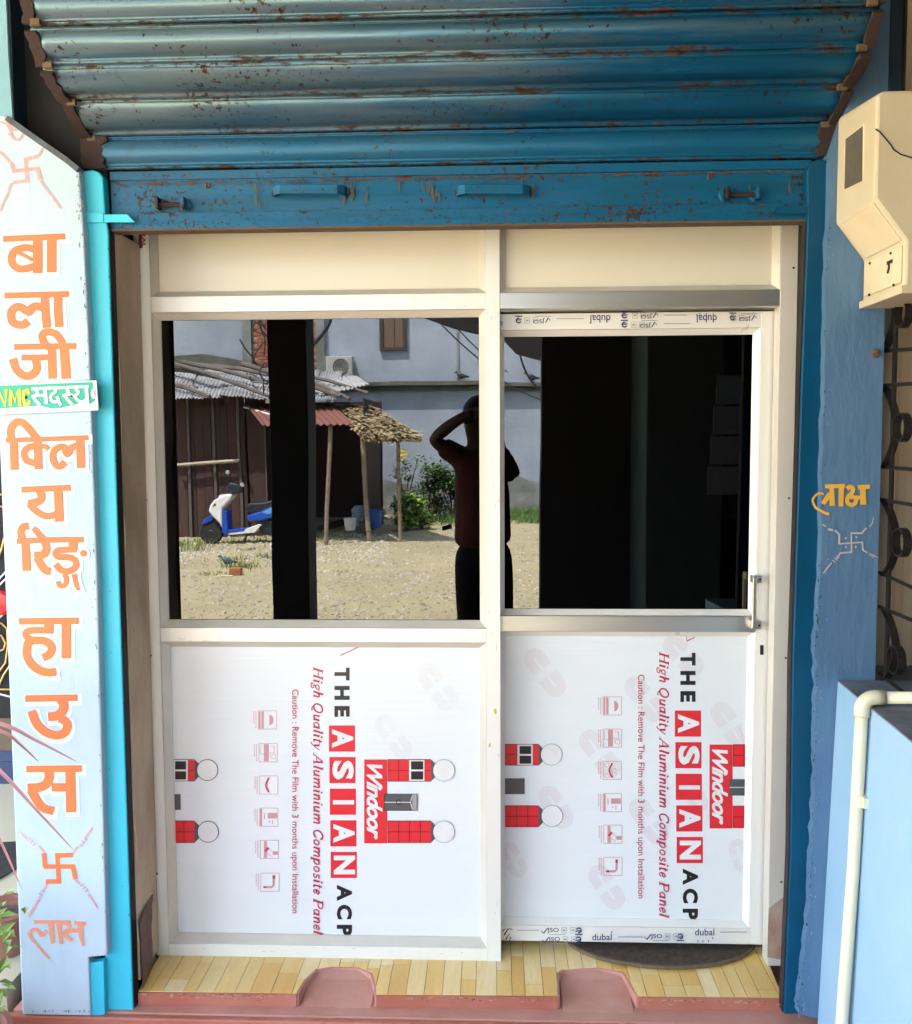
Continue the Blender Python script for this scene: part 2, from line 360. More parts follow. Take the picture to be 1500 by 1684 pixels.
# ------------------------------------------------------------------ building
bl = thing('shop_building', (0, 1.2, -.2), 'shop building whose blue painted front holds the rolling shutter and doors', 'building')
M['dark_room'] = mat('dim_room_plaster', (.20,.19,.17), .8)
MB().box(-1.34, 1.12, 2.6, 2.75, -.2, 3.1).obj('back_wall', M['dark_room'], bl)
MB().box(-1.42, -1.342, 1.72, 2.75, -.2, 3.1).obj('side_wall', M['dark_room'], bl)
MB().box(1.12, 1.2, .02, 2.75, -.2, 3.1).obj('side_wall', M['dark_room'], bl)
MB().box(-6.2, 6.2, -3.75, 5, 3.1, 3.28).obj('roof', mat('roof_concrete', (.30,.29,.27), .85, c2=(.22,.21,.20)), bl)
MB().box(-1.32, 1.1, .1, 2.6, -.03, -.006).obj('room_floor', M['dark_room'], bl)
MB().box(-1.34, 1.12, .02, .1, 2.13, 3.1).obj('lintel', M['navy'], bl)
MB().box(1.2, 6.2, .12, .3, -.2, 3.1).obj('front_wall', M['blue_plaster'], bl)
MB().box(-6.2, -2.6, 1.5, 1.7, -.2, 3.1).obj('front_wall', M['pale_plaster'], bl)
MB().box(-6.2, 6.2, 4.8, 5, -.2, 3.1).obj('rear_wall', M['pale_plaster'], bl)

# plaster reveal left of the frame
def wob(a, b, n, amp, seed):
    out = []
    for i in range(n+1):
        t = i/n; p = a.lerp(b, t); w = noise.noise(Vector((seed, t*14, 0)))*amp; out.append(p+Vector((w, 0, 0)))
    return out
rl = wob(P(187,380,-.172), P(231,1612,-.172), 40, .010, 3.1)
rx = P(226,400,.0).x+.004
pts = [(p.x, p.y, p.z) for p in rl]
mb = MB()
o = 0
for i in range(len(rl)-1):
    a, b2 = rl[i], rl[i+1]
    rx1 = P(224,390,0).x+.01; rx2 = P(256,1570,0).x+.01
    t1, t2 = i/40, (i+1)/40
    xa = rx1+(rx2-rx1)*t1; xb = rx1+(rx2-rx1)*t2
    mb.add([a, (xa, -.004, a.z), (xb, -.004, b2.z), b2, (a.x-.03, -.165, a.z), (b2.x-.03, -.165, b2.z)], [(0,1,2,3),(0,3,5,4)])
rv = mb.obj('plaster_reveal', M['reveal'], bl)
# brown painted foot of the reveal
q = [P(243,1484,-.09), P(254,1462,-.008), P(257,1573,-.008), P(236,1620,-.168), P(232,1512,-.168)]
MB().prism([v+Vector((.004,-.018,0)) for v in q], (0,.004,0)).obj('skirting_paint', M['brownstain'], bl)
MB().box(-1.30, P(187,380,-.172).x-.016, -.165, .02, -.03, 3.0).obj('reveal_core', M['black'], bl)
MB().box(P(1318,400,-.06).x+.01, .975, -.115, .02, -.03, 3.0).obj('reveal_core', M['black'], bl)
MB().box(-1.29, .98, .02-.13, .0, 2.2, 3.0).obj('recess_back', M['navy'], bl)

# ------------------------------------------------------------------ left pillar
YP = -.24
def Pp(px, py): return P(px, py, YP)
lp = thing('pillar', (Pp(90,1668).x, YP+.08, -.04), 'pale blue painted pillar with orange Hindi lettering left of the shop door', 'pillar')
outline = [(34,1669),(149,1669),(146,1575),(176,1572),(160,960),(146,560),(138,390),(130,282),(112,262),(60,226),(21,197),(14,90),(9,-60),(-14,-60),(-20,0)]
bot = Pp(34,1669); bz = -.038
ol = [Pp(*p) for p in outline]
ol[0].z = bz; ol[1].z = bz
xl = (Pp(1,700).x+Pp(34,1684).x)/2
ol[0].x = xl; ol[-1] = Vector((xl, YP, 2.9)); ol[-2].z = 2.9; ol[-3].z = 2.9
ol.pop(-2) if False else None
ol = ol[:12]+[Vector((ol[11].x-.004, YP, 2.9)), Vector((xl, YP, 2.9))]
MB().prism(ol, (0,.17,0)).obj('plaster_face', M['pale_plaster'], lp, bevel=.004)
q = [Vector((v.x, YP-.0012, v.z)) for v in (Pp(-14,186), Pp(21,196), Pp(14,90), Pp(10,0))]+[Vector((Pp(10,0).x-.004, YP-.0012, 2.88)), Vector((xl, YP-.0012, 2.88))]
MB().prism(q, (0,.001,0)).obj('upper_paint', mat('upper_sky_blue_paint', (.17,.36,.46), .7, c2=(.2,.40,.5), sc=6, bump=.002), lp)
MB().strap([Pp(14,196)+Vector((0,-.004,0)), Pp(60,229)+Vector((0,-.002,0)), Pp(112,265)+Vector((0,-.002,0)), Pp(130,280)], Vector((.0,.008,.0)), .014).obj('cement_edge', mat('grey_cement', (.10,.12,.15), .85, c2=(.06,.06,.06), sc=30, bump=.003), lp)

MB().box(ol[11].x-.006, ol[11].x+.006, YP+.006, YP+.169, 2.30, 2.9).obj('recess_paint', M['navy'], lp)
MB().box(-1.29, ol[11].x+.02, -.0701, -.066, 2.2, 2.9).obj('recess_paint', M['navy'], lp)
def cr(pts, n=6):
    if len(pts) < 3: return [Vector((*p, 0)) for p in pts]
    pp = [Vector((*p, 0)) for p in pts]; pp = [pp[0]*2-pp[1]]+pp+[pp[-1]*2-pp[-2]]; out = []
    for i in range(1, len(pp)-2):
        for k in range(n):
            t = k/n; a, b, c, d = pp[i-1:i+3]
            out.append(.5*((2*b)+(c-a)*t+(2*a-5*b+4*c-d)*t*t+(3*b-a-3*c+d)*t**3))
    out.append(pp[-2]); return out
class Paint:
    """flat paint strokes on the plane Y; coordinates are converted to metres on that plane"""
    def __init__(s, Y, step=.00012, base=.0006): s.Y = Y; s.k = 0; s.mb = MB(); s.step = step; s.base = base
    def y(s): s.k += 1; return s.Y-s.base-s.k*s.step
    def stroke(s, pts, w, w2=None, sharp=False, grow=0, off=(0,0)):
        c = [Vector((*p, 0)) for p in pts] if sharp else cr(pts)
        Y = s.y(); L, Rr = [], []; n = len(c)
        if grow:
            d0 = (c[0]-c[1]).normalized()*grow*.5; d1 = (c[-1]-c[-2]).normalized()*grow*.5; c[0] = c[0]+d0; c[-1] = c[-1]+d1
        for i, p in enumerate(c):
            t = (c[min(i+1,n-1)]-c[max(i-1,0)]).normalized(); nn = Vector((-t.y, t.x, 0))
            ww = (w if w2 is None else w+(w2-w)*i/(n-1))+grow
            if sharp and 0 < i < n-1:
                t1 = (c[i]-c[i-1]).normalized(); t2 = (c[i+1]-c[i]).normalized(); k = max(.5, (1+t1.dot(t2))/2)**.5; ww /= k
            Yi = Y-s.step*.8*i/n
            L.append(P(p.x+off[0]+nn.x*ww/2, p.y+off[1]+nn.y*ww/2, Yi)); Rr.append(P(p.x+off[0]-nn.x*ww/2, p.y+off[1]-nn.y*ww/2, Yi))
        s.mb.add(L+Rr, [(i, i+1, n+i+1, n+i) for i in range(n-1)])
    def poly(s, pts): Y = s.y(); s.mb.poly([P(*p, Y) for p in pts])
    def rect(s, x0, y0, x1, y1): s.poly([(x0,y0),(x1,y0),(x1,y1),(x0,y1)])
    def disc(s, x, y, r, ry=None, n=24):
        s.poly([(x+r*math.cos(2*math.pi*i/n), y+(ry or r)*math.sin(2*math.pi*i/n)) for i in range(n)])
    def ring(s, x, y, r, w, n=28, a0=0, a1=360):
        k = int(n*(a1-a0)/360)+1
        s.stroke([(x+r*math.cos(R(a0+(a1-a0)*i/k)), y+r*math.sin(R(a0+(a1-a0)*i/k))) for i in range(k+1)], w, sharp=True)
    def obj(s, name, mt, parent): return s.mb.obj(name, M[mt] if isinstance(mt, str) else mt, parent)

LET = {
 'ba': [([(5,393),(107,388.5)],10),([(61.5,390),(61.5,449.5)],15),([(84.5,390),(84.5,448)],15),([(56,410),(47,407.5),(36,408),(24,413),(18.5,424),(21,435),(30,441.5),(42,442),(56,438)],12),([(27,414),(40,420),(54,428)],6)],
 'la': [([(7,486),(113,483.5)],10),([(73,485),(74,510),(77,539)],13.5),([(95,485),(95,510),(97,538)],13.5),([(70,506),(60,503.5),(53,506),(44,511.5),(36,506),(28,504.5),(20,510),(17.5,519),(20,529),(29,534),(38,534),(46,528)],13),([(40,508),(47,516),(54,509)],8)],
 'ji': [([(23,570.5),(125,569)],10),([(84.5,570),(86,623)],13.5),([(105,570),(108.5,623)],15),([(104,570),(100,560),(92,550),(82,546),(73,547),(69,554),(73,565),(80,572)],12),([(35,588),(60,588),(82,587.5)],10),([(57,588),(60,600),(58,611),(48,618.5),(36,616),(26,606),(20.5,590)],13)],
 'kli': [([(22,724),(23.5,773)],13),([(20,728),(17,714),(19,702),(28,694),(38,696),(50,708),(58,718),(66,726)],12),([(9,724),(77,722),(145,719.5)],8),([(60,734),(48,735),(41,741),(39.5,749),(45,758),(58,762)],11),([(61,722),(63,772)],13),([(66,735),(74,734),(80,739)],8),([(131,732),(120,735),(111,741),(104,735),(96,736),(88,743),(86.5,753),(91,764),(99,767),(107,760)],11),([(104,740),(110,749),(117,741)],7),([(131,720),(133,770)],13.5)],
 'ya': [([(35,805.5),(116,802)],10),([(95,804),(97.5,858)],14),([(64,806),(68,816),(64,824),(50,828),(45,828)],13),([(48,829),(57,839),(70,847),(82,849),(93,845)],11)],
 'ring': [([(37,888),(34,876),(38,867),(47,865)],12),([(55,868),(62,877),(70,886),(75,896)],9,12),([(41,886),(43.5,939)],13.5),([(27,890),(82,888),(137,887.5)],9.5),([(73,890),(76,902),(71,912),(56,914)],13),([(60,916),(68,930),(75,938),(83,940)],13),([(120,888),(120,904)],14),([(126,903.5),(108,904),(95,906),(91,911),(97,916),(115,917),(124,923),(124,932),(115,939),(101,938),(91,928)],10.5),([(106,944),(109,955),(105,963),(98,963),(95,956)],8),([(122,944),(124,958),(129,971)],9,6)],
 'ha': [([(31,1022),(129,1021)],11),([(80,1024),(80,1042)],15),([(87,1037),(62,1036.5),(46,1038),(42,1045),(50,1052)],11),([(46,1055),(58,1053.5),(72,1054),(82,1060),(84.5,1068),(80,1077),(70,1082)],13),([(47,1054),(44,1066),(44,1078),(51,1092),(64,1102),(78,1106),(92,1105)],13.5),([(108.5,1023),(108.5,1083)],15)],
 'u': [([(41,1149),(127,1147.5)],11),([(98,1149),(104,1158),(103,1168),(94,1177),(79,1179)],15),([(98,1181),(108,1187),(110,1197),(103,1207),(88,1209),(70,1201),(58,1187),(51.5,1169)],14)],
 'sa': [([(43,1265),(134,1264)],11),([(79,1266),(80.5,1278),(76,1289),(64,1295),(45,1296)],15),([(50,1299),(60,1316),(71,1329),(88,1334)],14),([(85,1295),(112,1295)],14),([(115,1266),(116.5,1336)],16)],
}
for k, st in LET.items():
    wp = Paint(YP, base=.0005)
    for s_ in st: wp.stroke(s_[0], s_[1], grow=7.5, off=(3,3))
    if k == 'ring': wp.disc(139,912,9)
    wp.obj('white_outline', 'white_paint', lp)
    op = Paint(YP, base=.0028)
    for s_ in st: op.stroke(s_[0], s_[1], s_[2] if len(s_) > 2 else None)
    if k == 'ring': op.disc(137,910,5.6)
    op.obj('painted_letter', 'orange', lp)
def swas(p, vt, tr, bl_, ho, lf, rt_, w):   # vertical bar etc as polylines
    for q in (vt, ho): p.stroke(q, w, sharp=True)
    for q in (tr, bl_, lf, rt_): p.stroke(q, w, sharp=True)
p = Paint(YP)
swas(p, [(94,1403),(97,1452)], [(91,1407.5),(120,1406)], [(100,1449.5),(75,1450)], [(72,1425.5),(122,1425)], [(72,1403),(74,1426)], [(119,1423),(124,1446)], 7.5)
p.obj('painted_swastika', 'orange', lp)
p = Paint(YP)
for q, w_ in (([(30,1368),(45,1380)],3.5),([(64,1392),(73,1402)],3.5),([(119,1404),(128,1392)],3),([(138,1380),(153,1361)],3.2),([(77,1454),(72,1463)],3.5),([(64,1479),(47,1507)],4),([(123,1447),(131,1454)],2.6),([(145,1471),(160,1493)],3)):
    p.stroke(q, w_)
for (x_, y_), (dx, dy) in (((48,1381),(4.2,4)),((133,1390),(4,-5)),((70,1466),(-3.6,4.5)),((134,1456),(4.2,4.5))):
    for k in range(3):
        a = math.atan2(dy, dx)+math.pi/2; cx_, cy_ = x_+dx*k, y_+dy*k
        p.stroke([(cx_-3*math.cos(a), cy_-3*math.sin(a)), (cx_+3*math.cos(a), cy_+3*math.sin(a))], 2.4)
p.obj('painted_flourish', 'pink_faded', lp)
p = Paint(YP)
for q, w_, w2 in (([(56,1516.5),(100,1516.5),(116,1517)],6,6),([(122,1518),(142,1519)],6,6),([(83,1516),(87,1552)],9,6),([(96,1516),(101,1552)],9,6),([(77,1531),(68,1538),(62,1530),(54,1529),(48.5,1536),(52,1544)],6.5,5),([(51,1543),(62,1556),(81,1577)],4,3),([(105,1517),(113,1521),(114,1528),(107,1533),(110,1541),(118,1547)],6.5,6),([(108,1531.5),(120,1530.5),(132,1530)],8,6),([(132,1518),(133,1540),(137,1556)],10,3)):
    p.stroke(q, w_, w2)
p.obj('painted_letter', 'orange_faded', lp)
p = Paint(YP)
swas(p, [(42,260),(45,299)], [(39,262.5),(62,257)], [(48,296.5),(22,300)], [(20,281.5),(64,277)], [(19,270),(23,283)], [(62,277),(66,296)], 6)
for q in ([(62,257),(66,251),(70,244)],[(21,300),(16,306),(12,318),(5,333),(-1,348)],[(66,296),(74,309),(84,321),(100,343)],[(20,271),(12,262),(-1,249)]): p.stroke(q, 3.6)
for q in ([(0,200),(10,204),(16,214),(20,226),(28,230),(35,224),(38,215)],[(8,193),(20,212),(27,213)],[(13,220),(24,226)]): p.stroke(q, 3)
p.obj('painted_swastika', 'pink_faded', lp)
p = Paint(YP, base=.0004); p.stroke([(20,318),(45,317),(46,303)], 3, sharp=True); p.obj('white_outline', 'white_paint', lp)

# small member sign nailed on the pillar
sg = thing('sign_plate', tuple(P(80,655,YP-.012)), 'small green and white NMC member sign plate nailed across the pale blue pillar', 'sign')
q = [(-30,633.5),(158.5,625.5),(162,674.5),(-30,683)]
MB().prism([P(a, b, YP-.012) for a, b in q], (0,.006,0)).obj('board', M['white_print'], sg, bevel=.0008)
p = Paint(YP-.012, base=.0004)
M['sign_green'] = mat('sign_green', (.0,.34,.20), .4, c2=(.0,.38,.30), sc=9)
p.poly([(-30,635.5),(152.5,628),(153,637),(155,650),(157,658),(150,664),(134,662),(120,666),(100,671),(84,672),(66,667),(40,669),(0,672),(-30,672)]); p.obj('green_field', 'sign_green', sg)
p = Paint(YP-.012, base=.0014)
for q, w_ in (([(-4,668),(-3,640),(9,668),(10,640)],5),([(17,668),(18,641),(25,660),(31,640),(33,668)],5),([(48,648),(44,641),(39,644),(38,655),(41,665),(47,664),(49,659)],5)):
    p.stroke(q, w_, sharp=True)
p.obj('sign_lettering', mat('sign_yellow', (.70,.55,.0), .4), sg)
p = Paint(YP-.012, base=.0014)
for q, w_ in (([(51,639.5),(146,635.5)],4.5),([(58,640),(62,646),(57,651),(52,652)],4.5),([(54,652),(60,660),(66,666)],4.5),([(60,650.5),(74,650)],4),([(74,640),(76,664)],5.5),([(92,640),(90,645),(84,650),(84,658),(91,661),(96,657),(93,652)],4.5),([(95,658),(100,666)],4.5),([(109,640),(113,645),(107,650),(103,651)],4.5),([(107,651),(112,658),(119,665)],4.5),([(112,649),(120,649)],3.5),([(124,640),(129,645),(124,650),(120,651)],4.5),([(122,651),(128,658),(135,661),(142,657)],4.5),([(142,638),(144,664)],5.5),([(154,640),(152,648),(155,655)],5)):
    p.stroke(q, w_)
p.obj('sign_lettering', 'white_print', sg)
for (x_, y_) in ((43,653.5),(118,651)):
    MB().lathe([(.0035,0),(.003,-.002),(.001,-.003)], P(x_, y_, YP-.0125), 10, 'Y').obj('nail', M['rust'], sg)

# ------------------------------------------------------------------ shutter guides
YG = -.21
g1 = thing('shutter_guide', (P(190,1662,YG).x, YG+.03, -.038), 'bright turquoise steel shutter guide rail beside the pale lettered pillar', 'guide rail')
top, botL, botR = (133,290), (172,1662), (219,1662)
ol = [P(*q, YG) for q in ((219,1662),(176,1662),(172,1575),(160,960),(150,660),(141,400),(134,300),(136,281),(152,279),(163,283),(169,291),(170.5,310),(173,350),(178,380),(199,1050))]
MB().prism(ol, (0,.034,0)).obj('channel', M['turq'], g1, bevel=.004)
q = [P(*q_, YG-.0) for q_ in ((146,1577),(176,1574),(178,1661),(149,1664))]
MB().prism(q, (0,-.022,0)).obj('foot_plate', M['turq'], g1, bevel=.002)
q = [P(*q_, YG-.003) for q_ in ((134,349),(171,351),(171,366),(134,367))]
MB().prism(q, (0,-.004,0)).obj('bracket', M['turq'], g1, bevel=.001)
q = [P(*q_, YG-.001) for q_ in ((170,353),(210,353),(223,366),(171,366))]
MB().prism(q, (0,-.004,0)).obj('bracket', M['turq'], g1, bevel=.001)
g2 = thing('shutter_guide', (P(1310,1640,YG).x, YG+.03, -.038), 'deep blue steel shutter guide rail between the door jamb and blue pillar', 'guide rail')
ol = [P(*q, YG) for q in ((1289,1668),(1331,1668),(1342,1200),(1352,900),(1357,620),(1362,400),(1370,285),(1366,264),(1345,261),(1334,266),(1327,280),(1328,360),(1318,620),(1303,1100),(1300,1400))]
MB().prism(ol, (0,.034,0)).obj('channel', M['guide_blue'], g2, bevel=.004)
q = [P(*q_, YG-.003) for q_ in ((1278,340),(1327,338),(1327,352),(1268,353))]
MB().prism(q, (0,-.004,0)).obj('bracket', M['guide_blue'], g2, bevel=.001)

def inner(par, line, dx_):
    pp_ = [P(a, b2, YG) for a, b2 in line]
    vs_ = []
    for q_ in pp_: vs_ += [(q_.x+dx_, YG+.004, q_.z), (q_.x+dx_, YG+.036, q_.z)]
    n_ = len(pp_); mb = MB().add(vs_+[(a+dx_*.5, b2, c_) for a, b2, c_ in vs_], [(2*i,2*i+2,2*i+3,2*i+1) for i in range(n_-1)]+[(2*n_+2*i,2*n_+2*i+2,2*n_+2*i+3,2*n_+2*i+1) for i in range(n_-1)])
    mb.obj('slot_shade', M['slot'], par)
M['slot'] = mat('slot_shade_black', (.008,.007,.007), .8, c2=(.03,.015,.012), sc=20)  # near-black coat painting the channel shadow onto the guides' inner faces
inner(g1, [(173,352),(178,380),(199,1050),(219,1660)], .0015)
inner(g2, [(1328,362),(1318,620),(1303,1100),(1300,1400),(1289,1666)], -.0015)
# chipped plaster and dirt where rails and plaster meet
rc_ = random.Random(21)
def chips(parent, line, Y, n, name, mt, smin=.8, smax=3.0, jit=2.0):
    p = Paint(Y, base=.0004, step=.000003)
    for _ in range(n):
        k = rc_.randrange(len(line)-1); t = rc_.random(); (xa, ya), (xb, yb) = line[k], line[k+1]
        cx_, cy_ = xa+(xb-xa)*t+rc_.gauss(0, jit), ya+(yb-ya)*t; s_ = rc_.uniform(smin, smax)*rc_.random()**.6
        m_ = 7; p.poly([(cx_+s_*.55*rc_.uniform(.5,1.2)*math.cos(6.283*i/m_), cy_+s_*rc_.uniform(.6,2.0)*math.sin(6.283*i/m_)) for i in range(m_)])
    tag(p.obj(name, mt, parent), kind='stuff')
M['dirt'] = mat('grey_dirt', (.09,.10,.11), .9, c2=(.2,.2,.19), sc=60)
M['dark_chip'] = mat('dark_chip', (.02,.03,.035), .9)
chips(lp, [(126,290),(138,420),(146,620),(155,900),(165,1200),(173,1560)], YP, 130, 'chipped_edge', M['dirt'], jit=3)
chips(lp, [(131,285),(133,330),(134,370)], YP, 45, 'chipped_edge', M['dirt'], jit=4)
chips(g1, [(177,400),(196,900),(217,1655)], YG, 45, 'rust_chip', M['dark_chip'], .6, 2.2, 1.2)
chips(g1, [(160,560),(200,1600)], YG, 30, 'rust_chip', M['dark_chip'], .5, 1.6, 9)
chips(lp, [(40,1663),(145,1663)], YP, 30, 'dirt_spots', M['dirt'], .8, 2.4, 4)
chips(g2, [(1345,400),(1338,900),(1315,1600)], YG, 26, 'paint_chip', M['dark_chip'], .8, 3.2, 9)
# worn paint on the riser
rw_ = random.Random(9)
for nm_, mt_w, n_w, sm_ in (('worn_paint', mat('pale_cement_chip', (.52,.30,.22), .85, c2=(.45,.22,.16), sc=40), 110, 2.4), ('dirt_spots', mat('dark_cement_dirt', (.07,.035,.025), .9), 60, 1.6)):
    p = Paint(-.1895, base=.0004, step=.000002)
    for _ in range(n_w):
        x_ = rw_.choice((rw_.uniform(235,486), rw_.uniform(360,430), rw_.uniform(622,914), rw_.uniform(1056,1284))); y_ = (1634+ (x_-235)*.011)+abs(rw_.gauss(0,3.5)); s_ = sm_*rw_.uniform(.3,1)
        p.poly([(x_+s_*1.9*rw_.uniform(.5,1.2)*math.cos(6.283*i/7), y_+s_*.6*rw_.uniform(.5,1.2)*math.sin(6.283*i/7)) for i in range(7)])
    tag(p.obj(nm_, mt_w, thr), kind='stuff')
# ------------------------------------------------------------------ rolling shutter
YS = -.17
sh = thing('rolling_shutter', (P(750,375,YS).x, YS, P(750,375,YS).z), 'half raised rusty blue steel rolling shutter bulging out above the doorway', 'shutter')
XSL, XSR = P(143,250,YS).x, P(1366,250,YS).x
# joints: (py at px=750, Y)
def zof(py, Y): return P(750, py, Y).z
J = [(271,-.17),(212,-.175),(150,-.290),(93,-.405),(27,-.458),(-36,-.47),(-95,-.46)]
Jz = [(zof(py, Y), Y) for py, Y in J]
for i in range(len(Jz)-1):
    (z0, y0), (z1, y1) = Jz[i], Jz[i+1]
    prof = []
    d = Vector((0, y1-y0, z1-z0)); L = d.length; u = d.normalized(); nn = Vector((0, -u.z, u.y))
    if nn.y > 0: nn = -nn
    # convex slat: curl, groove and belly
    shape = [(.00,-.004,1),(.03,.004,1),(.07,.007,1),(.11,.004,.9),(.14,-.001,.7),(.20,.003,.3),(.30,.0105,0),(.42,.0155,0),(.55,.017,0),(.68,.0150,0),(.80,.009,.25),(.86,.001,.7),(.885,-.003,.8),(.905,.004,.9),(.93,.0065,.9),(.955,.003,1),(.97,-.012,1),(1.0,-.016,1)]
    nx = 60; vs_, seam = [], []
    for (t, h, sm) in shape:
        for k in range(nx+1):
            xx = XSL+(XSR-XSL)*k/nx
            dent = noise.noise(Vector((xx*1.7, i*3.3, t*1.5)))*.0035+noise.noise(Vector((xx*7, i*5.3, t*3)))*.0012
            pnt = Vector((xx, y0, z0))+u*(t*L)+nn*(h+dent)
            vs_.append(pnt); e = min(k, nx-k)/nx
            seam.append(min(1, sm+max(0, 1-e*18)*.7))
    fs = []
    w = nx+1
    for a in range(len(shape)-1):
        for k in range(nx): fs.append((a*w+k, a*w+k+1, (a+1)*w+k+1, (a+1)*w+k))
    mb = MB().add(vs_, fs)
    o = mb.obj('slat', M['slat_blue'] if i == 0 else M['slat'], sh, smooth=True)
    at = o.data.attributes.new('seam', 'FLOAT', 'POINT')
    for k, s_ in enumerate(seam): at.data[k].value = s_
    so_ = o.modifiers.new('solid', 'SOLIDIFY'); so_.thickness = .0012
    # end locks, ragged rusty
    for sgn, xe in ((-1, XSL), (1, XSR)):
        ww = .016+.008*random.random()
        if i == 0: ww = .06 if sgn < 0 else .035
        a0 = Vector((xe, y0, z0))+nn*.019+u*L*.03; a1 = Vector((xe, y0, z0))+nn*.019+u*L*.93
        pts_ = []
        m_ = 7
        inner = [a0.lerp(a1, k/m_)+Vector((-sgn*(ww*(.75+.45*random.random())), 0, 0)) for k in range(m_+1)]
        outer = [a0.lerp(a1, k/m_)+Vector((sgn*(.004+.006*random.random()), 0, 0)) for k in range(m_+1)]
        MB().prism(outer+inner[::-1], nn*-.012).obj('end_lock', M['rust'], o, bevel=.001)
        if i > 0:
            c0 = Vector((xe, y0, z0))+nn*.015-Vector((sgn*.022,0,0))+u*L*.045
            MB().box(c0.x-.011, c0.x+.011, c0.y-.008, c0.y+.004, c0.z-.007, c0.z+.007).obj('rivet_clip', M['rust_light'], o, bevel=.001)
# bottom bar
XB0, XB1 = P(182,330,-.185).x, P(1332,320,-.185).x
zb = lambda py, Y=-.18: P(750, py, Y).z
def barbox(name, y0, y1, pa, pb, mt='bar', sg_=1):
    nx = 40; z0, z1 = zb(pb), zb(pa)
    mb = MB(); vs_, fs, seam = [], [], []
    for k in range(nx+1):
        xx = XB0+(XB1-XB0)*k/nx
        dn = noise.noise(Vector((xx*3, y0*40, z0*9)))*.0015
        vs_ += [(xx,y0+dn,z0),(xx,y1,z0),(xx,y1,z1),(xx,y0+dn,z1),(xx,y0+dn,(z0+z1)/2)]
        e = min(k, nx-k)/nx; ee = max(0, 1-e*14)
        seam += [.75+ee*.2, .8, .6, .95, .15+ee*.6]
    for k in range(nx):
        a, b2 = k*5, (k+1)*5
        fs += [(a,b2,b2+4,a+4),(a+4,b2+4,b2+3,a+3),(a+3,b2+3,b2+2,a+2),(a+2,b2+2,b2+1,a+1),(a+1,b2+1,b2,a)]
    fs += [(0,4,3,2,1), tuple(nx*5+j for j in (0,1,2,3,4))]
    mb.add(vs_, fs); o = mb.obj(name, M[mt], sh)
    at = o.data.attributes.new('seam', 'FLOAT', 'POINT')
    for k, s_ in enumerate(seam): at.data[k].value = s_*sg_
    return o
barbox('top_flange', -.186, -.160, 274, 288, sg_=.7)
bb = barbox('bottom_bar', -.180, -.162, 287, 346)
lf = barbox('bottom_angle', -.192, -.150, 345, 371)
MB().box(XB0, XB1+.01, -.194, -.148, zb(374), zb(371)-.0005).obj('bottom_lip', M['rust_light'], sh)
# rusty seam, drips and speckles on the bottom bar
rb_ = random.Random(31)
M['seam_rust'] = mat('seam_rust', (.15,.055,.012), .85, c2=(.06,.028,.014), sc=60)
M['drip'] = mat('rust_drip', (.055,.085,.075), .7, c2=(.09,.065,.025), sc=30, scale=(1,1,.3))
M['speck'] = mat('dark_speckle', (.012,.035,.045), .8)
for nm_, mt_w, n_w, fn in (('seam_rust', 'seam_rust', 330, lambda: (rb_.uniform(190,1320), 290.5+abs(rb_.gauss(0,2.2)), rb_.uniform(1.2,5), rb_.uniform(.6,1.8))),
                           ('rust_drip', 'drip', 46, lambda: (rb_.choice((rb_.gauss(425,5), rb_.gauss(575,6), rb_.gauss(710,14), rb_.gauss(870,10), rb_.uniform(200,1300))), rb_.uniform(298,330), rb_.uniform(.8,2.4), rb_.uniform(5,15))),
                           ('dark_speckle', 'speck', 420, lambda: (rb_.uniform(190,1320), rb_.gauss(357,5.5), rb_.uniform(.5,1.8), rb_.uniform(.5,1.4)))):
    p = Paint(-.1945 if nm_ == 'dark_speckle' else -.1868, base=.0004, step=.000001)
    for _ in range(n_w):
        x_, y_, a_, b_ = fn(); y_ -= (x_-750)*.019
        if nm_ == 'dark_speckle' and not 347 < y_+(x_-750)*.019 < 368: continue
        p.poly([(x_+a_*rb_.uniform(.5,1.2)*math.cos(6.283*i/7), y_+b_*rb_.uniform(.5,1.2)*math.sin(6.283*i/7)) for i in range(7)])
    tag(p.obj(nm_, M[mt_w], sh), kind='stuff')
# weld seam rust line, pull handles, hasps, holes
def handle(xa, xb, ym, mt):
    a, b2 = P(xa, ym, -.182), P(xb, ym, -.182); zz = a.z
    path = [a+Vector((0,0,.0)), a+Vector((.004,-.022,.0)), a+Vector((.02,-.034,0)), b2+Vector((-.02,-.034,0)), b2+Vector((-.004,-.022,0)), b2]
    o = MB().strap(path, Vector((0,0,.0115)), .005).obj('pull_handle', mt, sh, bevel=.001)
    for e in (a, b2): MB().lathe([(.008,0),(.006,-.004)], e+Vector((0,.001,0)), 10, 'Y').obj('weld', M['rust'], o)
handle(452, 571, 317, M['turq'] if False else M['bar']); handle(752, 872, 317, M['bar'])
def hasp(xa, xb, ym, sgn):
    a, b2 = P(xa, ym, -.181), P(xb, ym, -.181)
    rod = MB().tube([a+Vector((0,-.016,-.002)), b2+Vector((0,-.016,-.002))], .0055, 10).obj('bolt_rod', M['rust'], sh)
    for e in (a, b2):
        MB().lathe([(.016,-.0),(.017,-.003),(.012,-.006),(.004,-.006)], Vector((e.x, e.y, e.z)), 16, 'Y').obj('bolt_plate', M['bar'], rod)
        MB().box(e.x-.0045, e.x+.0045, e.y-.032, e.y-.001, e.z-.014, e.z+.016).obj('bolt_loop', M['bar'] if e is b2 else M['iron'], rod, bevel=.002)
hasp(264, 306, 338, 1); hasp(1192, 1242, 322, -1)
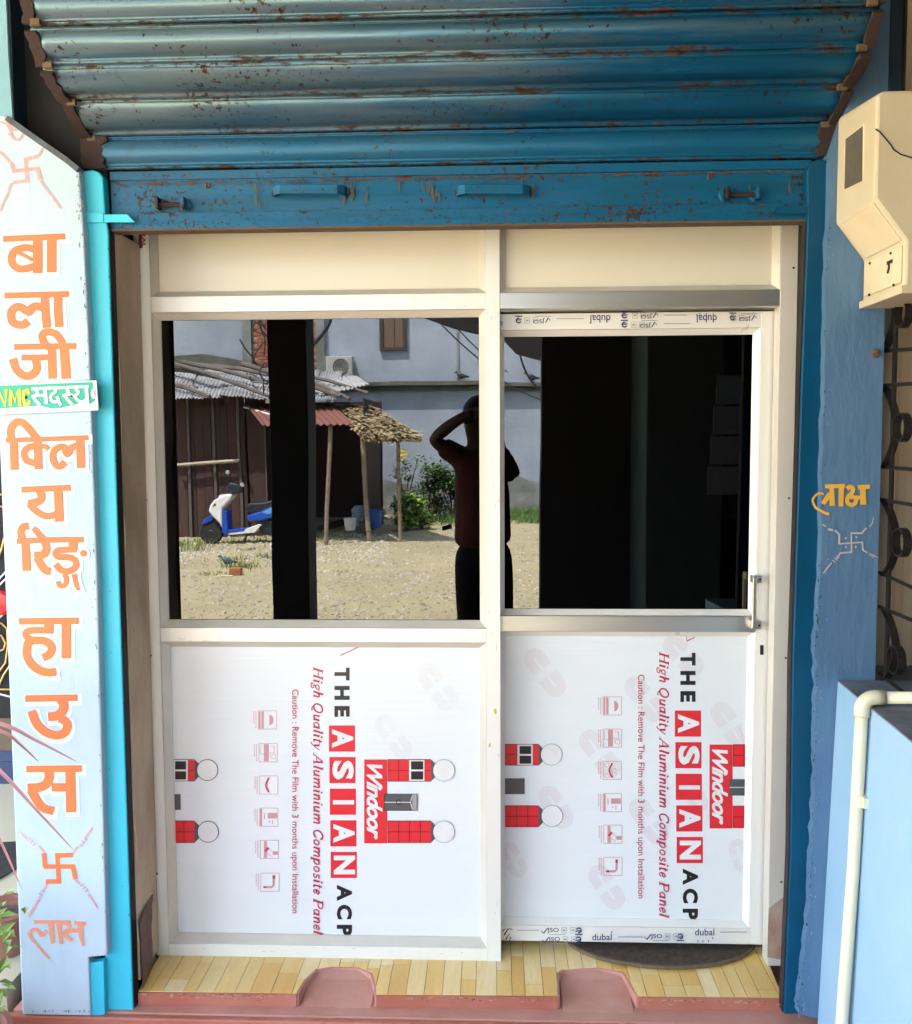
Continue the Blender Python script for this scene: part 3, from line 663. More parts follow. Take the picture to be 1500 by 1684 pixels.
for hx, hy in ((341,306),(1167,291)):
    c = P(hx, hy, -.1815); o = MB().lathe([(.0065,0),(.007,-.0025),(.0035,-.003)], c, 14, 'Y').obj('lock_hole', M['rust_light'], sh)
    MB().box(c.x-.0016, c.x+.0016, c.y-.0045, c.y-.003, c.z-.006, c.z+.006).obj('key_slot', M['black'], o)

# ------------------------------------------------------------------ text helper
FONTM = {}
def text_mesh(s, bold=0.0, shear=0.0, spacing=1.0):
    key = (s, bold, shear, spacing)
    if key in FONTM: return FONTM[key]
    cu = bpy.data.curves.new('t', 'FONT'); cu.body = s; cu.offset = bold; cu.shear = shear; cu.space_character = spacing; cu.resolution_u = 4
    ob = bpy.data.objects.new('t', cu); COL.objects.link(ob)
    dg = bpy.context.evaluated_depsgraph_get(); me = bpy.data.meshes.new_from_object(ob.evaluated_get(dg))
    vs_ = [v.co.copy() for v in me.vertices]; fs = [tuple(p.vertices) for p in me.polygons]
    bpy.data.objects.remove(ob); bpy.data.curves.remove(cu); bpy.data.meshes.remove(me)
    lo = (min(v.x for v in vs_), min(v.y for v in vs_)); hi = (max(v.x for v in vs_), max(v.y for v in vs_))
    out = [((v.x-lo[0])/(hi[0]-lo[0]), (v.y-lo[1])/(hi[1]-lo[1])) for v in vs_], fs
    FONTM[key] = out; return out
def text_cw(p, s, x0, x1, y0, y1, **k):      # reads downwards: glyph tops to the right
    vs_, fs = text_mesh(s, **k); Y = p.y()
    p.mb.add([P(x0+v*(x1-x0), y0+u*(y1-y0), Y) for u, v in vs_], fs)
def text_up(p, s, x0, x1, y0, y1, flip=False, **k):
    vs_, fs = text_mesh(s, **k); Y = p.y()
    p.mb.add([P((x1-u*(x1-x0)) if flip else (x0+u*(x1-x0)), (y0+v*(y1-y0)) if flip else (y1-v*(y1-y0)), Y) for u, v in vs_], fs)

# ------------------------------------------------------------------ aluminium partition
pt = thing('aluminium_partition', (P(700,1578).x, .03, 0), 'fixed aluminium shopfront partition with dark window and film covered lower panel', 'partition')
def av(*q): return sum(q)/len(q)
XA = av(P(223,385).x, P(254,1573).x); XB = av(P(249,480).x, P(270,1040).x, P(281,1500).x)-.0
XA, XB = P(239,1000).x, P(262,1000).x
XM0, XM1 = P(800,980).x, P(823,980).x
XR0, XR1 = av(P(1285,470).x, P(1262,1500).x), av(P(1315,400).x, P(1288,1550).x)
Zt = 2.2
zT0, zT1 = av(P(250,511).z, P(1270,506).z), av(P(250,487).z, P(1285,477).z)
zM0, zM1 = P(540,1056).z, P(540,1033).z
zB0, zB1 = 0.0, P(540,1556).z
def fr(name, x0, x1, z0, z1, y0=0, y1=.06, mt='alu', par=None, lab=None):
    o = MB().box(x0, x1, y0, y1, z0, z1).obj(name, M[mt], par or pt, bevel=.0012)
    if lab: o['label'] = lab
    return o
fr('stile', XA, XB, 0, Zt); fr('mullion', XM0, XM1, 0, Zt, -.002)
fr('transom', XB+.0005, XM0-.0005, zT0, zT1); fr('transom', XM1+.0005, XR0-.0005, zT0, zT1, mt='alu_bare')
fr('rail', XB+.0005, XM0-.0005, zM0, zM1); fr('rail', XB+.0005, XM0-.0005, zB0, zB1)
fr('stile', XR0, XR1, .0, Zt, -.001, .05, mt='jamb')
q = [P(1264,1494,-.002), P(1288,1476,-.002), P(1288,1579,-.002), P(1262,1574,-.002)]
MB().prism(q, (0,-.0006,0)).obj('brown_stain', mat('brown_smear', (.30,.17,.12), .6, c2=(.45,.34,.26), sc=10), pt)
# left edge cover strip seen as a second line
MB().box(XA-.014, XA-.001, .004, .05, 0, Zt).obj('edge_strip', M['alu'], pt, bevel=.001)
def bead(x0, x1, z0, z1, wd, y0, y1, par, mt='bead', sides='LRTB'):
    c = {'o': [(x0,z0),(x1,z0),(x1,z1),(x0,z1)], 'i': [(x0+wd,z0+wd),(x1-wd,z0+wd),(x1-wd,z1-wd),(x0+wd,z1-wd)]}
    for k, nm in enumerate('BRTL'):
        if nm not in sides: continue
        a, b2 = c['o'][k], c['o'][(k+1)%4]; d, e = c['i'][k], c['i'][(k+1)%4]
        pts_ = [(a[0],y0,a[1]),(b2[0],y0,b2[1]),(e[0],y1,e[1]),(d[0],y1,d[1])]
        n_ = MB(); n_.add(pts_+[(q_[0], q_[1]+.006, q_[2]) for q_ in pts_], [(0,1,2,3),(7,6,5,4),(0,4,5,1),(1,5,6,2),(2,6,7,3),(3,7,4,0)])
        n_.obj('glazing_bead', M[mt], par, bevel=.0006)
e = .0008
bead(XB+e, XM0-e, zM1+e, zT0-e, .018, .003, .024, pt)
MB().box(XB+.012, XM0-.012, .030, .036, zM1+.012, zT0-.012).obj('window_glass', M['glass'], pt)
bead(XB+e, XM0-e, zB1+e, zM0-e, .019, .003, .024, pt)
lowL = MB().box(XB+.012, XM0-.012, .030, .034, zB1+.012, zM0-.012).obj('lower_panel', M['film_white'], pt)
for xa, xb in ((XB, XM0), (XM1, XR0)):
    bead(xa+e, xb-e, zT1+e, Zt, .016, .003, .022, pt, sides='LRB')
    MB().box(xa+.01, xb-.01, .027, .031, zT1+.01, Zt).obj('transom_panel', M['cream_panel'], pt)
for zz_ in (.25, .9, 1.35, 1.98):
    for xx_ in (XA+.012, XR1-.012): MB().lathe([(.0032,0),(.0028,-.0012),(.0012,-.0008)], Vector((xx_, -.0012, zz_)), 10, 'Y').obj('screw', M['iron'], pt)
rs_ = random.Random(4)
p = Paint(-.0022, base=.0004, step=.000003)
for _ in range(26):
    yy_ = rs_.uniform(500,1560); xx_ = rs_.uniform(802,821); p.stroke([(xx_,yy_),(xx_+rs_.uniform(-2,2),yy_+rs_.uniform(2,9))], rs_.uniform(.4,.9))
p.obj('scratches', mat('scratch_grey', (.45,.42,.36), .6), pt)
p = Paint(-.0022, base=.0005); p.poly([(812,1167),(816,1165),(817,1172),(814,1175)]); p.poly([(804,1223),(807,1222),(807,1228),(804,1229)]); p.obj('glue_spot', mat('yellow_glue', (.6,.5,.05), .4), pt)
p = Paint(0, base=.0005, step=.000003)
for _ in range(60):
    yy_ = rs_.choice((rs_.uniform(1035,1054), rs_.uniform(488,508), rs_.uniform(1556,1570))); xx_ = rs_.uniform(275,790); p.stroke([(xx_,yy_),(xx_+rs_.uniform(1,8),yy_+rs_.uniform(-1,1))], rs_.uniform(.35,.8))
p.obj('scratches', mat('scratch_tan', (.52,.48,.40), .6), pt)
# jamb sticker
p = Paint(0, base=.0006); p.rect(228,381,233.5,408); p.obj('sticker', 'maroon', pt)
p = Paint(0, base=.0006); text_cw(p, 'RAL', 234, 239.5, 382, 407, bold=.03); p.obj('sticker_lettering', 'maroon', pt)
p = Paint(-.001, base=.0006)
p.poly([(1276,1062),(1282,1062),(1282,1078),(1276,1078)])

# ------------------------------------------------------------------ sliding door
YD = .062
sdr = thing('sliding_door', (P(1030,1550,YD).x, YD+.015, P(1030,1550,YD).z), 'aluminium sliding door with dark glass, steel handle and printed film panel', 'door')
Dx = lambda x_, y_=1000: P(x_, y_, YD).x
Dz = lambda y_, x_=1030: P(x_, y_, YD).z
DX0, DX1, DX2 = XM1-.05, Dx(1243), Dx(1265)
zd0, zd1, zd2, zd3, zd4, zd5 = Dz(1550), Dz(1525), Dz(1039), Dz(1013), Dz(541), Dz(514)
def dfr(name, x0, x1, z0, z1, mt='alu', y0=YD): return MB().box(x0, x1, y0, YD+.035, z0, z1).obj(name, M[mt], sdr, bevel=.0012)
dfr('stile', DX1, DX2, zd0, zd5)
dfr('stile', DX0, XM1-.004, zd0, zd5)
tr_ = dfr('top_rail', XM1-.0035, DX1-.0005, zd4, zd5); br_ = dfr('bottom_rail', XM1-.0035, DX1-.0005, zd0, zd1)
dfr('middle_rail', XM1-.0035, DX1-.0005, zd2, zd3, 'alu_bare', YD-.003)
bead(XM1-.003, DX1-e, zd3+e, zd4-e, .016, YD+.003, YD+.018, sdr, mt='alu')
MB().box(XM1-.003, DX1-.01, YD+.022, YD+.028, zd3+.01, zd4-.01).obj('door_glass', M['glass'], sdr)
bead(XM1-.003, DX1-e, zd1+e, zd2-e, .016, YD+.003, YD+.018, sdr, mt='alu')
lowR = MB().box(XM1-.003, DX1-.01, YD+.022, YD+.026, zd1+.01, zd2-.01).obj('lower_panel', M['film_white'], sdr)
# guide rail in shadow above the door, and door pocket post
MB().box(XM1, XR0, .045, .1, zd5+.004, zT0-.001).obj('sliding_track', M['alu_bare'], pt)
MB().box(DX2+.004, XR0-.0005, .03, .05, 0.001, zT0-.001).obj('door_stop', M['jamb'], pt, bevel=.001)
p = Paint(YD); p.rect(1250,1061,1256,1077); p.obj('lock_slot', 'black', sdr)
# handle
hb = MB()
hx0, hx1 = P(1233,950,YD).x, P(1240,950,YD).x
hz1, hz0 = P(1240,946,YD).z, P(1240,1030,YD).z
hn = MB().box(hx0, hx1, YD-.034, YD-.026, hz0, hz1).obj('handle', M['alu_bare'], sdr, bevel=.0025)
for zz in (hz1-.008, hz0+.008):
    hn2 = MB().box(hx0+.001, hx1+.016, YD-.027, YD-.0005, zz-.011, zz+.011).obj('handle_bracket', M['alu_bare'], hn, bevel=.001)
for zz in (hz1-.008, hz0+.008):
    MB().lathe([(.003,0),(.003,-.002),(.001,-.0025)], Vector((hx1+.010, YD-.0275, zz)), 8, 'Y').obj('screw', M['iron'], hn)

# protective tape print on the door rails
def jso(p, pn, cx_, cy_, flip):
    s = -1 if flip else 1
    a = sorted((cx_-17*s, cx_+4*s)); text_up(p, 'JSO', cx_-16, cx_+3, cy_-4, cy_+5, flip=flip, bold=.01)
    if not flip: p.stroke([(cx_-26,cy_+1),(cx_-22,cy_+5),(cx_-15,cy_-4)], 1.6, sharp=True)
    else: p.stroke([(cx_+16-4,cy_-0),(cx_+9,cy_-4.5),(cx_+4,cy_+4)], 1.6, sharp=True)
    pn.stroke([(cx_-13,cy_+7*s),(cx_+14*1,cy_+7*s)], 1.0)
    x_ = cx_+8*s
    for q in ((x_, x_+8*s), (x_+14*s, x_+22*s)):
        xa, xb = min(q), max(q)
        for yy in (-4.5, 4.5): pn.stroke([(xa, cy_+yy), (xb, cy_+yy)], .7)
        for xx in (xa, xb): pn.stroke([(xx, cy_-4.5), (xx, cy_+4.5)], .7)
    pn.stroke([(x_+1.5*s,cy_),(x_+6*s,cy_)], 3); pn.stroke([(x_+16*s,cy_),(x_+20*s,cy_)], 2.6)
def emblem(p, cx_, cy_, flip):
    s = -1 if flip else 1
    p.stroke([(cx_-6,cy_+6*s),(cx_+6,cy_+6*s)], 1.8)
    p.ring(cx_, cy_-1*s, 3.8, 2.2, a0=(200 if not flip else 20), a1=(470 if not flip else 290))
    p.stroke([(cx_-5*s,cy_+.5*s),(cx_+5*s,cy_-.5*s)], 1.8)
for (pl, nav, flip, par) in (('top', [(1001,527,1),(1138,524,1)], True, tr_), ('bottom', [(990,1541,1),(1158,1533,1)], False, br_)):
    pa = Paint(YD, base=.0004); pn = Paint(YD, base=.0004)
    if flip:
        for cx_, cy_ in ((987,525),(1162,525)): text_up(pa, 'dubal', cx_-16, cx_+17, cy_-7, cy_+5.5, flip=True, bold=.01)
        text_up(pa, 'dub', 822, 827, 528, 538, flip=True)
        jso(pa, pn, 893, 527, True); jso(pa, pn, 1068, 534, True); jso(pa, pn, 1070, 519, True); jso(pa, pn, 1246-14, 523, True)
        for ex, ey in ((853,526),(1027,533),(1027,518),(1205,521)): emblem(pa, ex, ey, True)
        for a, b2, c_ in ((915,960,524),(1092,1135,532),(1092,1130,518)): pn.stroke([(a,c_),(b2,c_)], 1.2)
        pa.disc(971,531,1.3); pa.disc(1146,518,1.3); pa.stroke([(1151,514.5),(1151,519)],1.2); pa.stroke([(1162,514.5),(1162,519)],1.2); pa.stroke([(1173,514.5),(1173,518)],1.2)
    else:
        for cx_, cy_ in ((990,1541),(1159,1533)): text_up(pa, 'dubal', cx_-16, cx_+16, cy_-5.5, cy_+5.5, flip=False, bold=.01)
        jso(pa, pn, 916, 1530, False); jso(pa, pn, 918, 1545, False); jso(pa, pn, 1086, 1540, False)
        for ex, ey in ((952,1531),(951,1546),(1119,1541)): emblem(pa, ex, ey, False)
        for a, b2, c_ in ((850,886,1530),(1016,1058,1541),(1184,1228,1533)): pn.stroke([(a,c_),(b2,c_)], 1.2)
        for xx in (1148,1156,1165): pa.stroke([(xx,1546),(xx,1550)],1.2)
        pa.disc(1006,1533,1.2); pa.disc(1172,1543,1.2)
    pa.obj('tape_print', 'navy_print', par); pn.obj('tape_fine_print', 'grey_lite', par)
p = Paint(YD, base=.0004)
for q in ([(829,1538),(836,1528),(843,1529)],[(832,1545),(838,1536)],[(840,1541),(838,1548)],[(826,1531),(831,1528)]): p.stroke(q, 2.2, 1.0)
p.obj('scuff', 'black_print', br_)

# ------------------------------------------------------------------ printed film on the two lower panels
def film(par, Y, T0, T1, ox, oy, tx, sq, hq, ca, ic, left):
    """T0,T1 = y span of THE..; ox = x ranges"""
    blk = Paint(Y, base=.0004); rd = Paint(Y, base=.0004); wh = Paint(Y, base=.0012); crm = Paint(Y, base=.0010)
    gr = Paint(Y, base=.0009); pk = Paint(Y, base=.0005); pw = Paint(Y, base=.0010); ln = Paint(Y, base=.0003, step=.00001)
    gl = Paint(Y, base=.0011)
    return blk, rd, wh, crm, gr, pk, pw, ln, gl
def _ring(cx_, cy_, rx_, ry_): return [(cx_+rx_*math.cos(R(t)), cy_+ry_*math.sin(R(t))) for t in range(0, 361, 40)]
T_, t_, s_f = .125, .055, .05
SG = {
 'H':(.74,[([(.14,0),(.14,.7)],T_),([(.58,0),(.58,.7)],T_),([(.14,.36),(.58,.36)],t_),([(.02,.02),(.26,.02)],s_f),([(.02,.68),(.26,.68)],s_f),([(.46,.02),(.70,.02)],s_f),([(.46,.68),(.70,.68)],s_f)]),
 'i':(.27,[([(.12,0),(.12,.45)],T_),([(.03,.43),(.12,.43)],s_f),([(.12,.02),(.23,.03)],s_f),([(.12,.56),(.12,.67)],T_)]),
 'g':(.45,[(_ring(.21,.30,.13,.13),.07),([(.27,.16),(.12,.08),(.16,.02),(.32,.0),(.34,-.12),(.18,-.19),(.04,-.13),(.10,-.02)],.06),([(.33,.40),(.43,.44)],s_f)]),
 'h':(.47,[([(.11,0),(.11,.72)],T_),([(.02,.70),(.11,.70)],s_f),([(.13,.30),(.24,.43),(.34,.38),(.35,.20),(.35,.0)],.10),([(.35,.02),(.45,.04)],s_f)]),
 'Q':(.74,[(_ring(.35,.35,.26,.32),.10),([(.28,.03),(.42,-.10),(.62,-.12)],.07)]),
 'u':(.49,[([(.10,.45),(.10,.14),(.18,.03),(.30,.10)],.10),([(.35,.45),(.35,.0)],T_),([(.01,.43),(.10,.43)],s_f),([(.35,.02),(.45,.04)],s_f)]),
 'a':(.47,[(_ring(.19,.22,.13,.19),.075),([(.34,.45),(.34,.0)],T_),([(.34,.02),(.44,.04)],s_f)]),
 'l':(.26,[([(.12,0),(.12,.72)],T_),([(.02,.70),(.12,.70)],s_f),([(.12,.02),(.22,.03)],s_f)]),
 't':(.31,[([(.13,.62),(.13,.12),(.16,.03),(.27,.06)],.10),([(.02,.43),(.28,.43)],s_f)]),
 'y':(.45,[([(.09,.45),(.20,.04)],T_),([(.39,.45),(.24,.05),(.12,-.16),(.02,-.17)],.055),([(.01,.43),(.14,.43)],s_f)]),
 'A':(.70,[([(.06,0),(.36,.7)],t_),([(.38,.7),(.56,0)],T_),([(.17,.24),(.50,.24)],t_),([(-.04,.02),(.16,.02)],s_f),([(.44,.02),(.68,.02)],s_f)]),
 'm':(.73,[([(.11,0),(.11,.45)],T_),([(.02,.43),(.11,.43)],s_f),([(.13,.30),(.24,.43),(.34,.38),(.35,.20),(.35,.0)],.10),([(.38,.30),(.49,.43),(.59,.38),(.60,.20),(.60,.0)],.10),([(.60,.02),(.70,.04)],s_f)]),
 'n':(.47,[([(.11,0),(.11,.45)],T_),([(.02,.43),(.11,.43)],s_f),([(.13,.30),(.24,.43),(.34,.38),(.35,.20),(.35,.0)],.10),([(.35,.02),(.45,.04)],s_f)]),
 'C':(.64,[([(.56,.52),(.46,.66),(.28,.66),(.12,.50),(.10,.26),(.22,.05),(.40,.03),(.56,.16)],.095),([(.57,.48),(.57,.68)],s_f)]),
 'o':(.45,[(_ring(.21,.22,.15,.19),.08)]),
 'p':(.48,[([(.10,-.2),(.10,.45)],T_),([(.01,.43),(.10,.43)],s_f),([(.0,-.18),(.22,-.18)],s_f),([(.12,.32),(.26,.43),(.37,.32),(.36,.12),(.24,.02),(.13,.08)],.08)]),
 's':(.38,[([(.31,.36),(.22,.43),(.11,.38),(.13,.27),(.27,.20),(.29,.08),(.17,.01),(.05,.07)],.08)]),
 'e':(.41,[([(.09,.20),(.30,.26),(.31,.37),(.22,.43),(.11,.34),(.08,.18),(.15,.04),(.26,.03),(.35,.10)],.075)]),
 'P':(.62,[([(.14,0),(.14,.7)],T_),([(.02,.02),(.28,.02)],s_f),([(.02,.68),(.30,.68),(.48,.64),(.52,.50),(.44,.36),(.16,.34)],.075)]),
 ' ':(.24,[]),
}
def serif_text(p, s, x0, x1, y0, y1):
    # x0 baseline, x1 cap height; runs downwards
    tot = sum(SG[c][0] for c in s); k = (y1-y0)/tot; kv = (x1-x0)/.7; u = 0
    for c in s:
        w_, st = SG[c]
        for pts_, wd in st:
            p.stroke([(x0+b_*kv, y0+(u+a_+b_*.27-.05)*k) for a_, b_ in pts_], wd*(k+kv)/2)
        u += w_
for side in (0, 1):
    Y = .030 if side == 0 else YD+.022
    par = lowL if side == 0 else lowR
    dx, dy = (0, 0) if side == 0 else (569, -24.5)
    blk = Paint(Y, base=.0006, step=.00002); rd = Paint(Y, base=.0005, step=.00002); wh = Paint(Y, base=.0016, step=.00002); cm = Paint(Y, base=.0010, step=.00002)
    pk = Paint(Y, base=.0007, step=.000002); lnp = Paint(Y, base=.0002, step=.000001); gr = Paint(Y, base=.0019, step=.00002); bk2 = Paint(Y, base=.0022, step=.00004)
    X = lambda v: v+dx
    # THE / ACP (letters one by one, widely spaced)
    for ch, a, b2 in (('T',1097,1119),('H',1127,1151),('E',1160,1179)): text_cw(blk, ch, X(550), X(575), a+dy+1, b2+dy, bold=.05)
    for ch, a, b2 in (('A',1455,1482),('C',1488,1512),('P',1521,1539)): text_cw(blk, ch, X(554), X(579), a+dy-(2 if side else 0), b2+dy-(2 if side else 0), bold=.05)
    for ch, a in (('A',1193),('S',1245),('I',1297),('A',1349),('N',1401)):
        ox_ = (a-1193)/208*3
        rd.rect(X(541+ox_), a+dy, X(584+ox_), a+43+dy)
        w0, w1 = (a+19, a+26) if ch == 'I' else (a+6, a+37)
        text_cw(wh, ch, X(546+ox_), X(581+ox_), w0+dy, w1+dy, bold=.045 if ch != 'I' else .0)
    serif_text(cm, 'High Quality Aluminium Composite Panel', X(515.5), X(531), 1097+dy, (1537 if side == 0 else 1533)+dy)
    text_cw(cm, 'Caution : Remove The Film with 3 months upon Installation', X(477), X(491), 1134+dy, 1502+dy)
    # icons
    ics = ([(425,1169),(426,1223),(427,1276),(427,1329),(428,1382),(429,1436)] if side == 0 else [(992,1146),(992,1199),(992,1252),(992,1305),(993,1357),(993,1410)])
    for n_, (ix, iy) in enumerate(ics):
        for q in ([(ix,iy),(ix+30,iy)],[(ix,iy+30),(ix+30,iy+30)],[(ix,iy),(ix,iy+30)],[(ix+30,iy),(ix+30,iy+30)]): pk.stroke(q, .9)
        if n_ == 0:
            pk.rect(ix+1, iy+1, ix+3.5, iy+29); pk.rect(ix+5, iy+1, ix+9, iy+29)
            pk.poly([(ix+18,iy+6),(ix+18,iy+24)]+[(ix+18+7*math.sin(R(t)), iy+15+9*math.cos(R(t))) for t in range(20,170,25)])
        elif n_ == 1:
            pk.rect(ix+8, iy+1, ix+16, iy+29)
            for q in ([(ix+19,iy+4),(ix+25,iy+4),(ix+25,iy+15),(ix+17,iy+15)],[(ix+18,iy+18),(ix+27,iy+17),(ix+27,iy+25),(ix+21,iy+24),(ix+18,iy+18)],[(ix+2,iy+3),(ix+2,iy+17),(ix+8,iy+17)]): pk.stroke(q, .8, sharp=True)
        elif n_ == 2:
            cm.stroke([(ix+15,iy+3),(ix+10,iy+15),(ix+15,iy+27)], 2.4)
            if side: pk.ring(ix+6, iy+6, 3.6, .6); pk.ring(ix+6, iy+24, 3.6, .6); pk.ring(ix+18, iy+15, 3.6, .6)
        elif n_ == 3:
            pk.rect(ix+1, iy+1, ix+4, iy+29); pk.rect(ix+13, iy+8, ix+29, iy+17)
            for q in ([(ix+8,iy+8),(ix+8,iy+18)],[(ix+16,iy+20),(ix+16,iy+24)],[(ix+21,iy+20),(ix+21,iy+26)]): pk.stroke(q, 1.4)
        elif n_ == 4:
            pk.rect(ix+6, iy+1, ix+11, iy+29); cm.stroke([(ix+8,iy+18),(ix+13,iy+12)], 3.2); pk.stroke([(ix+10,iy+20),(ix+20,iy+27),(ix+20,iy+19),(ix+12,iy+11)], .7, sharp=True); pk.rect(ix+21, iy+18, ix+29, iy+24)
        else:
            pk.stroke([(ix+21,iy+5),(ix+21,iy+20),(ix+18,iy+23),(ix+6,iy+23)], 3.4, sharp=True); cm.stroke([(ix+21,iy+3.5),(ix+21,iy+9)], 3.6); cm.stroke([(ix+4,iy+23),(ix+9,iy+23)], 3.0)
        for kk in (-4, -7.5):
            yq = iy+1
            while yq < iy+(29 if kk == -4 else 21): pk.stroke([(ix+kk,yq),(ix+kk,yq+1.6)], 1.6); yq += 2.6
    # house shaped logo
    lx, ly = X(599)+(-1 if side else 0), 1249+dy+(0 if side == 0 else 0)
    xmax = 9999 if side == 0 else 1225.5
    def cl(x_): return min(x_, xmax)
    rd.rect(lx, ly, lx+38, ly+138)
    def col_(a, top, win):
        if a >= xmax: return
        b2 = cl(a+71)
        rd.rect(a, top, b2, top+36)
        for yy in (top, top+18, top+36): gr_l.stroke([(a,yy),(b2,yy)], .9)
        xx = a
        while xx < b2-.5: gr_l.stroke([(xx,top),(xx,top+36)], .9); xx += 17.7
    gr_l = Paint(Y, base=.0013, step=.000005)
    col_(lx+39, ly, True); col_(lx+39, ly+101, False)
    if side == 0:
        wh2 = [(lx+75, ly+1, lx+99, ly+35)]
        wh.rect(lx+74, ly+1, lx+99, ly+35); bk2.rect(lx+77, ly+3, lx+97, ly+16.5); bk2.rect(lx+77, ly+19.5, lx+97, ly+33)
        for q0 in (ly, ly+101):
            gr.poly([(lx+110,q0),(lx+117,q0+7),(lx+117,q0+29),(lx+110,q0+36)])
            wh_c = Paint(Y, base=.0026)
            wh_c.disc(lx+131, q0+18, 17.5, n=30); wh_c.obj('printed_logo', 'white_print', par)
            bk2.ring(lx+131, q0+18, 17.5, 1.1)
    gr.rect(lx+33, ly+57, cl(lx+87), ly+84)
    wh3 = Paint(Y, base=.0030, step=.00004)
    if side == 0:
        wh3.stroke([(lx+33,ly+70.5),(lx+76,ly+70.5)], 1.2); bk2.k += 8
        gl_ = Paint(Y, base=.0028); gl_.rect(lx+79, ly+57, lx+87, ly+84); gl_.obj('printed_logo', 'grey_lite', par)
        wh3.stroke([(lx+76,ly+70.5),(lx+79,ly+60)], 1.0); wh3.stroke([(lx+76,ly+70.5),(lx+79,ly+81)], 1.0)
        b3 = Paint(Y, base=.0030, step=.00004); b3.ring(lx+57, ly+70.5, 4, 1.3); 
        for q in ([(lx+33,ly+57),(lx+87,ly+57)],[(lx+33,ly+84),(lx+87,ly+84)],[(lx+87,ly+57),(lx+87,ly+84)],[(lx+33,ly+57),(lx+33,ly+84)]): b3.stroke(q, .9)
        b3.obj('printed_logo', 'black_print', par)
    else:
        wh3.stroke([(lx+33,ly+70.5),(1225,ly+70.5)], 1.2)
    wh3.obj('printed_logo', 'white_print', par)
    text_cw(wh, 'Windoor', lx+4, lx+30, ly+8, ly+132, bold=.03, shear=.45, spacing=.92)
    # second logo cut by the left edge
    sx, sy = (285, 1249) if side == 0 else (829.5, 1224)
    wfull = 26 if side == 0 else 24
    if side == 0:
        wh.rect(286, 1250, 308, 1284); bk2.rect(288, 1252, 306, 1265.5); bk2.rect(288, 1268.5, 306, 1282); rd.rect(309, 1250, 320, 1284)
        gr.poly([(320,1249),(327,1256),(327,1277),(320,1285)]); cc = [(341,1266.5),(342,1368)]; rd.rect(285,1350,320,1386); gr.poly([(320,1350),(327,1357),(327,1379),(320,1386)])
        gr.rect(284.5,1306,297,1332); bnd = (302.5,); 
        for q in ([(285,1368),(320,1368)],[(302.5,1350),(302.5,1386)],[(285,1350),(320,1350)],[(285,1386),(320,1386)],[(309,1267),(320,1267)],[(285,1249),(320,1249)],[(285,1284.5),(320,1284.5)]): gr_l.stroke(q, .9)
    else:
        rd.rect(829.5,1224,851,1258.5); wh.rect(852, 1225, 876, 1258); bk2.rect(854.5, 1227, 873.5, 1240); bk2.rect(854.5, 1243, 873.5, 1256); rd.rect(876.5, 1224, 886, 1258.5)
        gr.poly([(886,1224),(893,1231),(893,1252),(886,1259)]); cc = [(907,1241),(908,1342)]; rd.rect(829.5,1325,886,1360); gr.poly([(886,1325),(893,1332),(893,1353),(886,1360)])
        gr.rect(829.5,1280,863,1306)
        for q in ([(830,1241),(851,1241)],[(830,1342.5),(886,1342.5)],[(850,1325),(850,1360)],[(868,1325),(868,1360)],[(830,1325),(886,1325)],[(830,1360),(886,1360)],[(830,1224),(886,1224)],[(830,1258.5),(886,1258.5)]): gr_l.stroke(q, .9)
    wc = Paint(Y, base=.0026)
    for c_ in cc: wc.disc(*c_, 17.3, n=30); bk2.ring(*c_, 17.3, 1.1)
    wc.obj('printed_logo', 'white_print', par)
    # thin arrow line
    if side == 0: cm.stroke([(398,1063),(559,1063),(559.5,1078),(592,1063)], 1.3, sharp=True)
    else: cm.stroke([(1128.5,1048),(1129.5,1054.5),(1143,1048)], 1.3, sharp=True)
    # faint concentric pill pattern
    caps = [(705,1110,735,1150,18),(632,1192,662,1232,15)] if side == 0 else [(880,1084,913,1128,17),(970,1218,1003,1262,17),(1045,1130,1078,1170,17),(1108,1062,1140,1095,17),(1187,1172,1215,1215,17),(903,1310,925,1345,17),(1052,1330,1082,1372,17),(985,1440,1010,1478,17),(838,1400,852,1428,14),(1213,1395,1221,1420,14),(1128,1290,1150,1320,14)]
    for (ax, ay, bx, by, r) in caps:
        for half in ((ax, ay, 1), (bx, by, -1)):
            hx_, hy_, sg2 = half; d = Vector((bx-ax, by-ay, 0)); L_ = d.length; d.normalize(); d *= sg2; nn = Vector((-d.y, d.x, 0))
            ra = r
            while ra > 3:
                pts_ = [Vector((hx_,hy_,0))+d*(L_*.38)+nn*ra]
                pts_ += [Vector((hx_,hy_,0))-d*(ra*math.sin(R(t)))+nn*(ra*math.cos(R(t))) for t in range(0, 181, 15)]
                pts_ += [Vector((hx_,hy_,0))+d*(L_*.38)-nn*ra]
                if side == 1: pts_ = [q for q in pts_ if 829 < q.x < 1225 and 1048 < q.y < 1508]
                if len(pts_) > 2: lnp.stroke([(q.x, q.y) for q in pts_], .95, sharp=True)
                ra -= 2.3
    lnp.obj('printed_pattern', 'pink_line' if side else mat('faint_print', (.70,.70,.69), .3), par)
    rd.obj('printed_logo', 'red', par); blk.obj('printed_lettering', 'black_print', par); wh.obj('printed_lettering', 'white_print', par)
    cm.obj('printed_lettering', 'crimson', par); pk.obj('printed_icons', 'pink_print', par); gr.obj('printed_logo', 'grey_print', par)
    bk2.obj('printed_logo', 'black_print', par); gr_l.obj('printed_logo', 'black_print', par)

